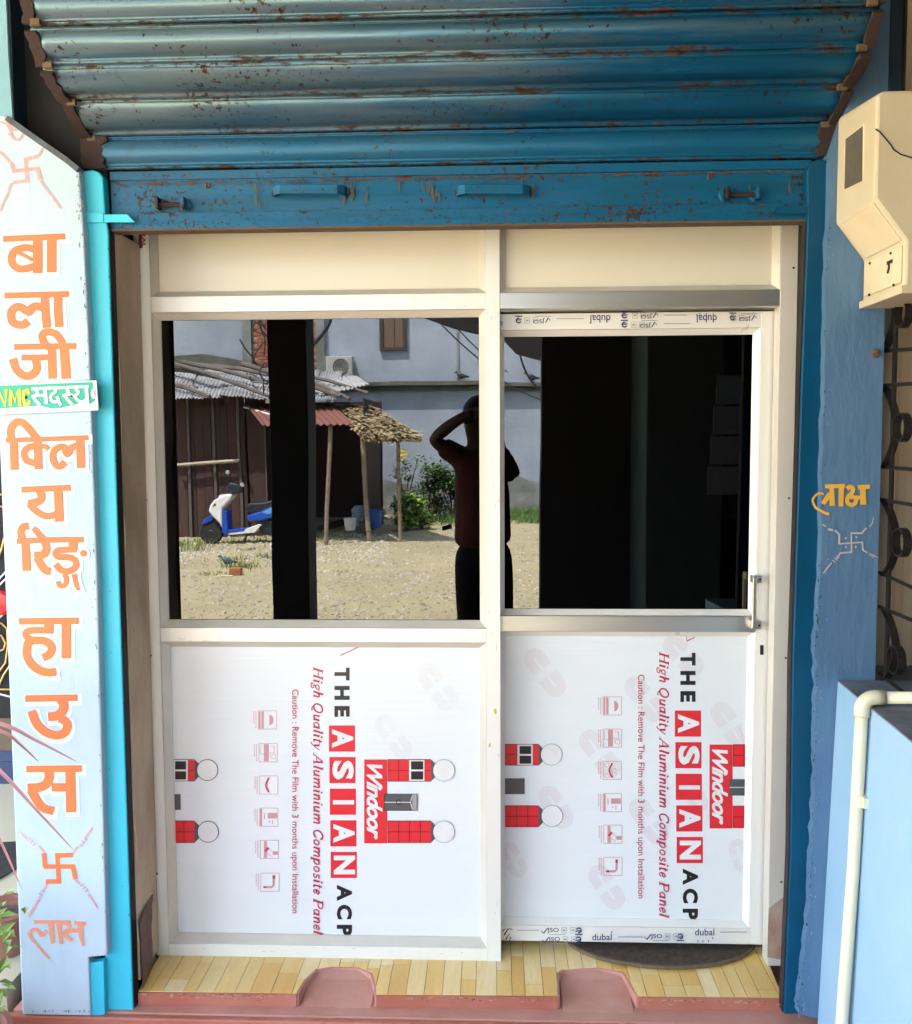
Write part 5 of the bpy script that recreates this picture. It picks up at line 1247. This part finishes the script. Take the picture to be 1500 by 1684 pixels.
for i in range(len(e0)-1):
    (x0_, y0_), (x1_, y1_) = e0[i], e0[i+1]
    vf, vm, vb = vS-.55, vS+1.2, vS+2.9
    d0 = .03*(i % 2)
    mid0, mid1 = y0_-22, y1_-22
    f0, f1 = RP(x0_-2, y0_, vf), RP(x1_+2, y1_, vf); m0, m1 = RP(x0_+2, 636+(i%2)*2, vm), RP(x1_+8, 636, vm); b0, b1 = RP(x0_+12, 612+(i%3), vb), RP(x1_+14, 613, vb)
    up = Vector((0,0,d0)); corr('roof_sheet', m0+up, m1+up, f1+up, f0+up, 9, .016, M['tin'], sd_, sag=.02)
    up = Vector((0,0,d0+.05)); mm0, mm1 = RP(x0_-1, 640, vm-.15), RP(x1_+3, 640, vm-.15)
    corr('roof_sheet', b0+up, b1+up, mm1+up, mm0+up, 9, .016, M['tin'], sd_, sag=.02)
f0, f1, b0, b1 = RP(520,655,vS-.4), RP(608,632,vS+.6), RP(500,625,vS+2.2), RP(560,620,vS+2.2)
corr('roof_sheet', b0, b1+Vector((.3,0,.05)), RP(606,630,vS+.7), RP(525,648,vS-.1), 12, .016, M['tin'], sd_, sag=.03)
for a, b2, va_, vb_, r_ in (((262,604),(446,662),19.6,16.75,.045),((300,608),(440,640),20,18.0,.05),((265,640),(345,662),18.4,16.7,.05),((330,613),(470,632),20,18.6,.05),((400,612),(560,660),19.6,17.0,.05),((500,636),(575,664),18.6,17.2,.045),((480,622),(606,655),19.4,17.6,.04),((270,618),(360,632),19.6,18.2,.05)):
    p0, p1 = RP(*a, va_), RP(*b2, vb_); up = Vector((0,0,.14))
    MB().tube([p0+up, p0.lerp(p1,.5)+up*1.15, p1+up*.8], r_, 7, r_*.7).obj('roof_pole', M['pole'], sd_)
# red tin awning and thatch awning
corr('red_awning', RP(405,664,vS+.1), RP(545,662,vS+.1), RP(583,696,15.6), RP(432,698,15.6), 14, .018, M['tin_red'], sd_)
MB().tube([RP(402,668,vS), RP(446,681,16.4)], .02, 6).obj('awning_edge', M['white_bar'], sd_)
A_, B_, C_, D_ = RP(546,666,18.2), RP(607,668,18.2), RP(693,720,16.0), RP(600,720,16.0)
th_ = MB(); rn = random.Random(11)
nn = (B_-A_).cross(D_-A_).normalized(); nn = nn if nn.z > 0 else -nn
th_.prism([A_, B_, C_, D_], nn*-.05)
tb = th_.obj('thatch_base', M['thatch'], sd_)
tf = MB()
for k in range(1700):
    s_, t_ = rn.random(), rn.random()**.9
    c = A_.lerp(B_, s_).lerp(D_.lerp(C_, s_), t_)+nn*rn.uniform(.0,.07)
    dd = ((D_-A_).lerp(C_-B_, s_)).normalized()+Vector((rn.uniform(-.5,.5), rn.uniform(-.3,.3), rn.uniform(-.1,.1))); dd.normalize(); L_ = rn.uniform(.10,.34); ww_ = dd.cross(nn).normalized()*rn.uniform(.02,.055)
    up = nn*rn.uniform(-.02,.05)
    ww_ *= .6; tf.add([c-ww_, c+ww_, c+dd*L_+ww_*.5+up, c+dd*L_-ww_*.5+up], [(0,1,2,3)])
tag(tf.obj('thatch_leaves', mat('thatch_leaf', (.40,.31,.16), .9, c2=(.12,.085,.045), sc=2.2, spots=(.55,.47,.33), ssc=6, sth=.6), sd_), kind='stuff')
for a, b2, v_, r_ in (((542,698),(538,868),15.75,.036),((596,716),(607,846),16.3,.042),((655,718),(657,806),16.4,.032)):
    p0, p1 = RP(*a, v_), RP(*b2, v_); p1 = Vector((p1.x, p1.y, GZ)); n_ = 9
    mb = MB().tube([p0.lerp(p1, i/n_) for i in range(n_+1)], r_, 8)
    for i in range(1, n_): c = p0.lerp(p1, i/n_); mb.tube([c-Vector((0,0,.012)), c+Vector((0,0,.012))], r_*1.18, 8)
    mb.obj('bamboo_post', M['bamboo'], sd_)
MB().prism([RZ(505,884,GZ), RZ(642,845,GZ), RZ(640,832,GZ), RZ(505,850,GZ)], (0,0,.14)).obj('earth_plinth', mat('mud_floor', (.19,.16,.11), .9), sd_)
# utensils under the awning
def bucket(px, py, v_, r, h, c, label, nm='bucket'):
    p0 = RP(px, py, v_); p0.z = GZ+.14; t = thing(nm, p0, label, nm)
    mt2 = mat(nm+'_plastic', c, .45)
    MB().lathe([(r*.8,0),(r,h),(r*1.06,h),(r*1.06,h-.02),(r*.98,h-.03),(r*.78,.02)], p0, 18).obj('body', mt2, t)
    MB().tube([p0+Vector((r*math.cos(R(a)), 0, h+.10*math.sin(R(a)))) for a in range(0, 181, 20)], .006, 5).obj('handle', M['iron'], t)
bucket(577, 838, 16.9, .11, .22, (.60,.60,.58), 'white plastic bucket in front of the mirrored shed')
bucket(600, 842, 16.5, .11, .19, (.02,.02,.025), 'black plastic bucket beside the leaning bamboo post')
bucket(617, 836, 17.6, .15, .32, (.02,.09,.30), 'blue plastic drum under the mirrored thatch awning', 'drum')
p0 = RP(594, 826, 17.9); p0.z = GZ+.14
tag(MB().lathe([(.15,0),(.17,.3),(.12,.36),(.08,.38)], p0, 16).obj('water_jar', mat('grey_blue_plastic', (.22,.30,.40), .5)), 'grey blue water jar standing left of the blue drum', 'jar')

# ---------------- scooter (profile, facing left in the mirror)
SV = 16.2
sc0 = RP(345, 888, SV); sx, sy0 = sc0.x, RY(SV)
PXM = SV/F_PX
gy_ = (1.505-GZ)/SV*F_PX            # pixels below horizon of the ground at that distance
so_ref = RP(345, 870, SV)
def S(px, py, dy=0.0):
    p = RP(px, py, SV); return Vector((p.x, sy0+dy, p.z))
zoff = S(345, 887.5).z-GZ
def S2(px, py, dy=0.0): p = S(px, py, dy); p.z -= zoff; return p
st_ = thing('scooter', (S2(400,888).x, sy0, GZ), 'white and blue scooter parked by the dark plank shed', 'scooter')
M['sc_blue'] = mat('scooter_blue', (.01,.07,.42), .22); M['sc_white'] = mat('scooter_white', (.72,.73,.74), .25)
M['tyre'] = mat('tyre_rubber', (.02,.02,.02), .8); M['sc_black'] = mat('scooter_black', (.015,.017,.025), .4)
def ex(name, pts, w, mt, bev=.012, par=None, y=0):
    return MB().prism([S2(a, b2, y-w/2) for a, b2 in pts], (0,w,0)).obj(name, mt, par or st_, bevel=bev)
def wheel(px):
    c = S2(px, 870); c.z = GZ+.205
    o = MB().lathe([(.13,-.04),(.185,-.045),(.205,-.02),(.205,.02),(.185,.045),(.13,.04)], c, 28, 'Y').obj('wheel', M['tyre'], st_, smooth=False)
    MB().lathe([(.13,-.036),(.06,-.02),(.03,-.05),(.03,.05),(.06,.02),(.13,.036)], c, 20, 'Y').obj('rim', mat('grey_rim', (.12,.12,.125), .4, metal=.5), o)
wheel(345); wheel(465)
ex('front_fender', [(331,853),(336,846),(346,840),(353,841),(349,848),(338,854),(331,856)], .13, M['sc_blue'])
ex('fork', [(352,838),(357,838),(348,872),(343,872)], .05, M['sc_black'], .004)
ex('front_apron', [(344,834),(347,824),(353,816),(372,806),(382,806),(382,811),(366,829),(366,862),(361,852),(352,843)], .30, M['sc_white'], .03)
ex('leg_shield', [(367,831),(374,834),(376,872),(366,868)], .32, M['sc_blue'], .015)
ex('headlamp_cowl', [(371,795),(378,786),(390,788),(398,795),(397,803),(384,806),(373,803)], .20, M['sc_black'], .03)
ex('head_light', [(358,810),(366,806),(370,809),(362,814)], .22, mat('lamp_lens', (.6,.6,.6), .1), .01)
ex('indicator', [(355,820),(351,826),(357,824)], .31, M['sc_black'], .004)
MB().tube([S2(378,787,-.28), S2(385,791,0), S2(398,800,.30)], .014, 7).obj('handlebar', M['sc_black'], st_)
for a, b2, dyy in (((378,788),(366,771),-.26),((398,797),(403,789),.28)):
    ms = MB().tube([S2(*a, dyy), S2(*b2, dyy)], .006, 5).obj('mirror_stalk', M['sc_black'], st_)
    c = S2(*b2, dyy); MB().lathe([(.005,-.012),(.034,-.008),(.038,.004),(.03,.008)], c, 14, 'Y').obj('mirror', mat('mirror_glass', (.35,.38,.38), .15), ms)
ex('floorboard', [(374,866),(400,864),(418,858),(428,855),(432,857),(420,869),(376,872)], .28, M['sc_white'], .01)
ex('floor_trim', [(375,863),(405,861),(402,866),(375,869)], .29, M['sc_blue'], .006)
ex('seat', [(403,832),(405,823),(412,819),(430,819),(450,815),(475,812),(478,820),(455,828),(430,836),(408,838)], .25, M['sc_black'], .03)
ex('rear_body', [(406,840),(428,834),(446,826),(480,820),(488,822),(474,838),(450,846),(430,850),(408,850)], .28, M['sc_blue'], .03)
ex('graphic_panel', [(432,836),(446,829),(470,824),(462,833),(444,839)], .285, mat('pale_blue_decal', (.10,.35,.70), .3), .003)
ex('engine_case', [(420,852),(455,848),(470,866),(466,878),(430,872)], .16, M['sc_black'], .02)
MB().tube([S2(402,871,-.08), S2(398,884,-.12), S2(395,887,-.16)], .012, 6).obj('side_stand', M['iron'], st_)

# ---------------- pigeon, crows, brick, litter
def bird(name, c, L, mt, label, cat, flip=1):
    t = thing(name, c, label, cat); z0_ = c.z
    X_ = lambda dx_: c.x+dx_*L*flip
    def seg(pts_, nm, mt_): 
        mb = MB(); vs_ = []; n_ = 10
        for (dx_, dz_, r) in pts_:
            for j in range(n_):
                a = 2*math.pi*j/n_; vs_.append(Vector((X_(dx_), c.y+r*L*1.1*math.cos(a), z0_+dz_*L+r*L*1.35*math.sin(a))))
        fs = [(i*n_+j, i*n_+(j+1)%n_, (i+1)*n_+(j+1)%n_, (i+1)*n_+j) for i in range(len(pts_)-1) for j in range(n_)]
        fs += [tuple(range(n_))[::-1], tuple((len(pts_)-1)*n_+j for j in range(n_))]
        return mb.add(vs_, fs).obj(nm, mt_, t, smooth=True)
    b_ = seg([(-.50,.62,.008),(-.44,.63,.02),(-.40,.64,.05),(-.34,.65,.062),(-.28,.60,.065),(-.22,.50,.085),(-.10,.40,.15),(.05,.36,.165),(.2,.34,.13),(.33,.33,.08),(.5,.31,.05),(.62,.29,.035)], 'body', mt)
    for s_ in (-1, 1):
        MB().tube([Vector((X_(.02), c.y+s_*.07*L, z0_+.24*L)), Vector((X_(.0), c.y+s_*.07*L, z0_))], .016*L, 5).obj('leg', mat('bird_leg', (.3,.1,.08), .6), t)
        mb = MB(); mb.prism([Vector((X_(-.12), c.y+s_*.135*L, z0_+.46*L)), Vector((X_(.1), c.y+s_*.145*L, z0_+.48*L)), Vector((X_(.46), c.y+s_*.09*L, z0_+.34*L)), Vector((X_(.1), c.y+s_*.145*L, z0_+.30*L))], (0, s_*.03*L, 0)); mb.obj('wing', mt, t)
pv = 12.95; c = RP(370,932,pv); c.z = GZ
bird('pigeon', c, .25, mat('pigeon_grey', (.07,.10,.11), .6, c2=(.03,.035,.04), sc=14), 'grey pigeon walking on the gravel near the scooter', 'pigeon')
crow = mat('crow_black', (.015,.015,.017), .5)
c = RP(757,626,vW-.15); c.z = zl_+.06; c.y = yW+.1
bird('crow', c, .32, crow, 'black crow on the mossy ledge above the photographer elbow', 'crow')
c = RP(872,634,vW-.15,YD+.025); c.z = zl_+.06; c.y = yW+.1
bird('crow', c, .34, crow, 'black crow on the ledge seen in the sliding door glass', 'crow')
c = RZ(386,947,GZ)
tag(MB().box(c.x-.08, c.x+.08, c.y-.06, c.y+.05, GZ-.01, GZ+.10).obj('loose_brick', mat('loose_brick', (.33,.13,.05), .85, c2=(.24,.09,.04), sc=9, bump=.004), bevel=.012), 'single orange brick lying on the gravel by the pigeon', 'brick')
c = RZ(370,948,GZ+.01)
tag(MB().prism([(c.x-.10,c.y-.01,GZ+.008),(c.x+.08,c.y-.03,GZ+.012),(c.x+.09,c.y+.02,GZ+.014),(c.x-.06,c.y+.02,GZ+.01)], (0,0,.004)).obj('paper_scrap', M['white_bar']), 'white paper scrap on the ground beside the orange brick', 'litter')

# ---------------- ground cover
rn = random.Random(5)
def pebbles(n, px0, px1, py0, py1, smin, smax, mt, dens=None):
    mb = MB()
    for _ in range(n):
        px_, py_ = rn.uniform(px0, px1), py0+(py1-py0)*rn.random()**1.25
        c = RZ(px_, py_, GZ); s_ = rn.uniform(smin, smax)*rn.uniform(.5,1)
        vs_ = []; a0 = rn.uniform(0, 6.28)
        for j in range(5): a = a0+j*1.2566; r = s_*rn.uniform(.7,1.1); vs_.append((c.x+r*math.cos(a), c.y+r*.8*math.sin(a), GZ-.003))
        for j in range(5): a = a0+j*1.2566+.2; r = s_*rn.uniform(.4,.7); vs_.append((c.x+r*math.cos(a), c.y+r*.8*math.sin(a), GZ+s_*rn.uniform(.3,.6)))
        mb.add(vs_, [(j,(j+1)%5,5+(j+1)%5,5+j) for j in range(5)]+[(5,6,7,8,9)])
    return mb.obj('gravel', mt)
GR = [mat('pale_gravel', (.46,.43,.36), .9, c2=(.34,.31,.25), sc=1), mat('grey_gravel', (.29,.275,.22), .9, c2=(.20,.185,.15), sc=1), mat('ochre_gravel', (.33,.28,.17), .9)]
tag(pebbles(3000, 200, 900, 858, 1100, .012, .045, GR[0]), 'pale gravel scattered over the sunlit yard', 'gravel', kind='stuff')
tag(pebbles(2400, 200, 900, 850, 1100, .012, .04, GR[1]), 'grey gravel scattered over the sunlit yard', 'gravel', kind='stuff')
tag(pebbles(900, 250, 640, 880, 925, .02, .06, GR[0]), 'coarse pale stones strewn below the scooter', 'gravel', kind='stuff')
tag(pebbles(2000, 200, 900, 900, 1100, .01, .03, GR[2]), 'ochre grit scattered over the sunlit yard', 'gravel', kind='stuff')
tag(pebbles(60, 630, 745, 838, 856, .05, .17, mat('dark_rubble', (.12,.105,.09), .9, c2=(.2,.18,.15), sc=3)), 'dark rubble heap below the bright green bush', 'rubble', kind='stuff')
def tuft(mb, c, n, h, spread):
    for _ in range(n):
        b_ = c+Vector((rn.gauss(0, spread), rn.gauss(0, spread*.7), 0)); a = rn.uniform(0, 6.28); hh = h*rn.uniform(.5,1)
        w_ = Vector((math.cos(a), math.sin(a), 0))*.007; tip = b_+Vector((rn.uniform(-.6,.6)*hh, rn.uniform(-.5,.5)*hh, hh))
        mid = b_.lerp(tip, .5)+Vector((0,0,hh*.12)); mb.add([b_-w_, b_+w_, mid+w_*.7, tip, mid-w_*.7], [(0,1,2,3,4)])
gm = MB()
for (px_, py_, n_, h, s_) in ((397,935,90,.14,.13),(382,922,50,.10,.12),(438,918,50,.10,.1),(530,882,110,.12,.25),(520,893,50,.08,.2),(300,898,140,.14,.3),(330,892,110,.10,.3),(410,892,70,.08,.25),(365,887,120,.08,.4),(430,884,80,.07,.3),(345,945,40,.05,.12),(410,905,40,.07,.1),(545,885,60,.09,.2),(575,886,40,.06,.2),(260,905,80,.12,.3),(310,905,60,.1,.15),(565,940,20,.04,.1),(470,900,50,.08,.3)):
    tuft(gm, RZ(px_, py_, GZ), n_, h, s_)
tag(gm.obj('grass_tufts', mat('yard_grass', (.14,.20,.04), .7, c2=(.22,.25,.08), sc=3)), 'short grass tufts growing out of the gravel yard', 'grass', kind='stuff')
gm = MB()
for k in range(150):
    tuft(gm, RZ(rn.uniform(690,930), rn.uniform(843,864), GZ), 24, .26, .16)
tag(gm.obj('grass_verge', mat('verge_grass', (.06,.13,.025), .7, c2=(.10,.19,.04), sc=2)), 'lush grass verge along the foot of the blue house wall', 'grass', kind='stuff')
M['bush1'] = mat('bush_leaf_light', (.17,.30,.045), .5, c2=(.26,.38,.08), sc=3)
M['bush2'] = mat('bush_leaf_dark', (.035,.09,.02), .55, c2=(.08,.15,.035), sc=3)
def bush(c, rx_, rz_, n, leaf, mt, label, cat='bush', lean=0):
    t = thing('bush', (c.x, c.y, GZ), label, cat); mb = MB()
    cl_ = [Vector((rn.gauss(0,.42)*rx_, rn.gauss(0,.3)*rx_, rz_*rn.uniform(.15,1.0))) for _ in range(16)]
    for _ in range(n):
        k = rn.choice(cl_); p_ = Vector((c.x, c.y, GZ))+k+Vector((rn.gauss(0,.16), rn.gauss(0,.16), rn.gauss(0,.13)))*rx_*1.1
        if p_.z < GZ: continue
        d = Vector((rn.uniform(-1,1), rn.uniform(-1,1), rn.uniform(-.6,.5))).normalized()*leaf*rn.uniform(.6,1.2); s_ = d.cross(Vector((rn.uniform(-.3,.3),rn.uniform(-.3,.3),1))).normalized()*leaf*.28
        mb.add([p_, p_+d*.5-s_, p_+d, p_+d*.5+s_], [(0,1,2,3)])
    tag(mb.obj('foliage', mt, t), kind='stuff')
    sb = MB()
    for k in cl_[:9]: sb.tube([Vector((c.x, c.y, GZ)), Vector((c.x, c.y, GZ))+k*.6+Vector((0,0,.05)), Vector((c.x, c.y, GZ))+k], .012, 5)
    sb.obj('stem', M['stem'], t)
    return t
bush(RP(668,840,18.6), .38, .80, 1500, .10, M['bush1'], 'bright sunlit green bush between the bamboo post and rubble')
bush(RP(692,838,18.9), .30, .45, 700, .09, M['bush1'], 'low light green bush leaning right of the bright bush')
bush(RP(712,840,20.6), .62, 1.25, 2400, .10, M['bush2'], 'tall dark green bush against the damp wall')
bush(RP(745,845,21.0), .45, 1.0, 1200, .10, M['bush2'], 'dark bush half hidden by the photographer reflection')
yf = bush(RP(664,838,20.9), .30, 1.40, 500, .09, M['bush2'], 'straggly bush with yellow flowers beside the thatch awning')
mb = MB()
for _ in range(16):
    p_ = RP(664+rn.gauss(0,4), 745+rn.gauss(0,4), 20.6); r = .035
    mb.add([p_+Vector((-r,0,0)), p_+Vector((0,.01,-r)), p_+Vector((r,0,0)), p_+Vector((0,.01,r))], [(0,1,2,3)])
mb.obj('flowers', mat('yellow_petal', (.75,.60,.03), .5), yf)
# climbing twigs and cables
def cable(q, v_, r, label, nm='cable', mt='sc_black'):
    pts_ = [RP(a, b2, v_) for a, b2 in cr([(x_, y_) for x_, y_ in q], 6) and [(w_.x, w_.y) for w_ in cr(q, 6)]]
    return tag(MB().tube(pts_, r, 6).obj(nm, M[mt]), label, 'cable')
cable([(548,480),(544,525),(530,552),(500,582),(470,600)], 16.5, .03, 'thick black cable curving past the mirrored brick pier')
cable([(700,505),(745,553),(790,594),(840,632),(900,660)], 13, .011, 'thin wire crossing the mirrored house wall, longest of them')
cable([(735,515),(755,543),(792,581),(835,610)], 13.5, .010, 'thin wire above and beside the long one on the mirrored wall')
cable([(852,560),(858,590),(870,618),(884,634)], 9, .010, 'short black wire hanging from the dark awning edge')
cable([(876,560),(882,576),(893,583)], 9, .006, 'thin looped wire near the awning corner')
tw = thing('cable_tangle', RP(430,640,16.8), 'tangle of thin black cables and twigs hanging beside the mirrored column', 'cables')
for q in ([(425,520),(432,545),(438,560),(436,590)],[(440,560),(428,575),(418,592),(424,602),(440,598)],[(436,600),(428,612),(434,624),(442,628)],[(412,620),(416,628),(440,630)],[(434,625),(434,648)],[(440,540),(424,532),(418,545),(436,552)],[(420,596),(434,606),(442,600)],[(395,560),(404,575),(418,592)],[(436,520),(430,540),(442,556)],[(426,525),(440,545)],[(418,528),(430,536),(441,534)]):
    MB().tube([RP(w_.x, w_.y, 16.5) for w_ in cr(q, 5)], .014, 5).obj('cable_strand', M['sc_black'], tw)

# ---------------- the photographer
PV = 5.62
pr = thing('person', (RP(795,700,PV).x, RY(PV), GZ+.05), 'person in dark orange shirt and black trousers photographing with raised hands', 'person')
def skin(name, nodes, edges, mt, root=0, par=pr, sub=2):
    base_ = par.location; me = bpy.data.meshes.new(name)
    me.from_pydata([Vector(p_)-base_ for p_, r in nodes], edges, []); me.materials.append(mt)
    o = bpy.data.objects.new(name, me); COL.objects.link(o); o.parent = par
    sm = o.modifiers.new('skin', 'SKIN'); sm.use_smooth_shade = True
    if not me.skin_vertices: 
        bm = bmesh.new(); bm.from_mesh(me); bm.verts.layers.skin.verify(); bm.to_mesh(me); bm.free()
    for i, (p_, r) in enumerate(nodes):
        r = r if isinstance(r, tuple) else (r, r); me.skin_vertices[0].data[i].radius = r; me.skin_vertices[0].data[i].use_root = (i == root)
    sb = o.modifiers.new('sub', 'SUBSURF'); sb.levels = sub; sb.render_levels = sub; return o
def H(px, py, dv=0.0): return RP(px, py, PV+dv*.5)
M['skin'] = mat('brown_skin', (.14,.075,.048), .55); M['shirt'] = mat('dark_orange_shirt', (.13,.034,.018), .9, c2=(.085,.022,.013), sc=6, bump=.03, bsc=9, bscale=(1,1,.5))
M['trouser'] = mat('black_trousers', (.010,.010,.012), .85, bump=.006, bsc=10); M['hair'] = mat('black_hair', (.008,.007,.007), .5, bump=.004, bsc=80)
# hidden side mirrors the visible pose; the camera sits just in front of the hands
nodes = [(H(795,905),.13),(H(794,850),(.125,.10)),(H(793,795),(.14,.10)),(H(793,762),(.12,.09)),(H(790,738),.055),(H(788,714),(.070,.085)),(H(787,692),(.078,.095)),(H(787,676),(.062,.075)),
 (H(760,752),.062),(H(735,738,-.05),.050),(H(712,722,-.10),.044),(H(738,700,-.20),.038),(H(762,684,-.26),.030),(H(778,678,-.27),.028),
 (H(828,752),.062),(H(840,775,-.06),.050),(H(838,790,-.10),.044),(H(826,745,-.20),.036),(H(816,706,-.25),.028),(H(810,696,-.26),.027),
 (H(772,930),.085),(H(772,985),.075),(H(772,1050),.06),(H(772,1150),.05),(H(820,930),.085),(H(824,985),.075),(H(826,1050),.06),(H(828,1150),.05)]
for i in (23, 27): nodes[i][0].z = GZ+.14
ed = [(0,1),(1,2),(2,3),(3,4),(4,5),(5,6),(6,7),(3,8),(8,9),(9,10),(10,11),(11,12),(12,13),(3,14),(14,15),(15,16),(16,17),(17,18),(18,19),(0,20),(20,21),(21,22),(22,23),(0,24),(24,25),(25,26),(26,27)]
skin('body', nodes, ed, M['skin'])
sn = [(H(795,905),.19),(H(795,880),.188),(H(795,850),.18),(H(794,800),.178),(H(793,768),.150),(H(790,750),.08),(H(762,752),.080),(H(738,740,-.05),.072),(H(724,731,-.08),.064),(H(828,753),.078),(H(841,776,-.06),.068),(H(840,786,-.09),.062)]
skin('shirt', sn, [(0,1),(1,2),(2,3),(3,4),(4,5),(4,6),(6,7),(7,8),(4,9),(9,10),(10,11)], M['shirt'])
tn = [(H(795,880),.165),(H(795,912),.182),(H(773,940),.105),(H(774,990),.092),(H(774,1050),.08),(H(774,1150),.07),(H(821,940),.105),(H(823,990),.092),(H(825,1050),.08),(H(827,1150),.07)]
for i in (5, 9): tn[i][0].z = GZ+.13
skin('trousers', tn, [(0,1),(1,2),(2,3),(3,4),(4,5),(1,6),(6,7),(7,8),(8,9)], M['trouser'])
hc = H(787,684,.04)
MB().lathe([(.100*math.cos(R(a)), .125*math.sin(R(a))) for a in range(-20, 86, 10)], hc, 20).obj('hair', M['hair'], pr, smooth=True)
MB().lathe([(.030,-.13),(.070,-.10),(.085,-.04),(.088,.02),(.08,.07)], hc, 18).obj('head_form', M['skin'], pr, smooth=True)
face = H(787,697,-.075)
for s_ in (-1, 1):
    MB().lathe([(.001,-.006),(.009,0),(.001,.006)], face+Vector((s_*.030,.0,.012)), 8, 'Y').obj('eye', M['white_bar'], pr)
    skin('ear', [(H(787,698)+Vector((s_*.076,.0,.0)),(.012,.02)),(H(787,702)+Vector((s_*.074,0,0)),(.01,.014))], [(0,1)], M['skin'], sub=1)
skin('nose', [(face+Vector((0,-.01,.01)),.010),(face+Vector((0,.018,-.025)),.014)], [(0,1)], M['skin'], sub=1)
MB().box(face.x-.024, face.x+.024, face.y-.0, face.y+.006, face.z-.052, face.z-.046).obj('mouth', mat('lips', (.15,.05,.045), .6), pr, bevel=.002)
for (hp, sg_) in ((H(778,678,-.27), 1), (H(810,696,-.26), -1)):
    for f_ in range(4):
        a = hp+Vector((0, .0, .022-.016*f_)); L_ = (.07,.078,.072,.056)[f_]
        skin('finger', [(a,.010),(a+Vector((sg_*L_*.45,.022,.004)),.0095),(a+Vector((sg_*L_*.85,.030,.0)),.008),(a+Vector((sg_*L_,.016,0)),.007)], [(0,1),(1,2),(2,3)], M['skin'], sub=1)
    skin('thumb', [(hp+Vector((0,0,-.02)),.012),(hp+Vector((sg_*.02,.01,-.045)),.011),(hp+Vector((sg_*.045,.018,-.05)),.009)], [(0,1),(1,2)], M['skin'], sub=1)
for s_ in (-1, 1):
    c = Vector((RP(774 if s_ < 0 else 827, 1100, PV).x, RY(PV), GZ+.05))
    MB().prism([c+Vector((-.045,-.09,0)), c+Vector((.045,-.09,0)), c+Vector((.05,.10,0)), c+Vector((.0,.17,0)), c+Vector((-.05,.10,0))], (0,0,.08)).obj('shoe', M['sc_black'], pr, bevel=.02)
bg_ = MB().prism([H(727,866,-.12), H(742,862,-.12), H(744,869,-.12), H(728,873,-.12)], (0,-.01,0))
bg_.obj('belt_strap', M['sc_black'], pr)
ph = MB().box(-.037, .037, CPOS.y-.022, CPOS.y-.012, CPOS.z-.075, CPOS.z+.02)
tag(ph.obj('phone', M['sc_black'], bevel=.004), 'black phone held up in front of the photographer face', 'phone')
#ENDYARD#
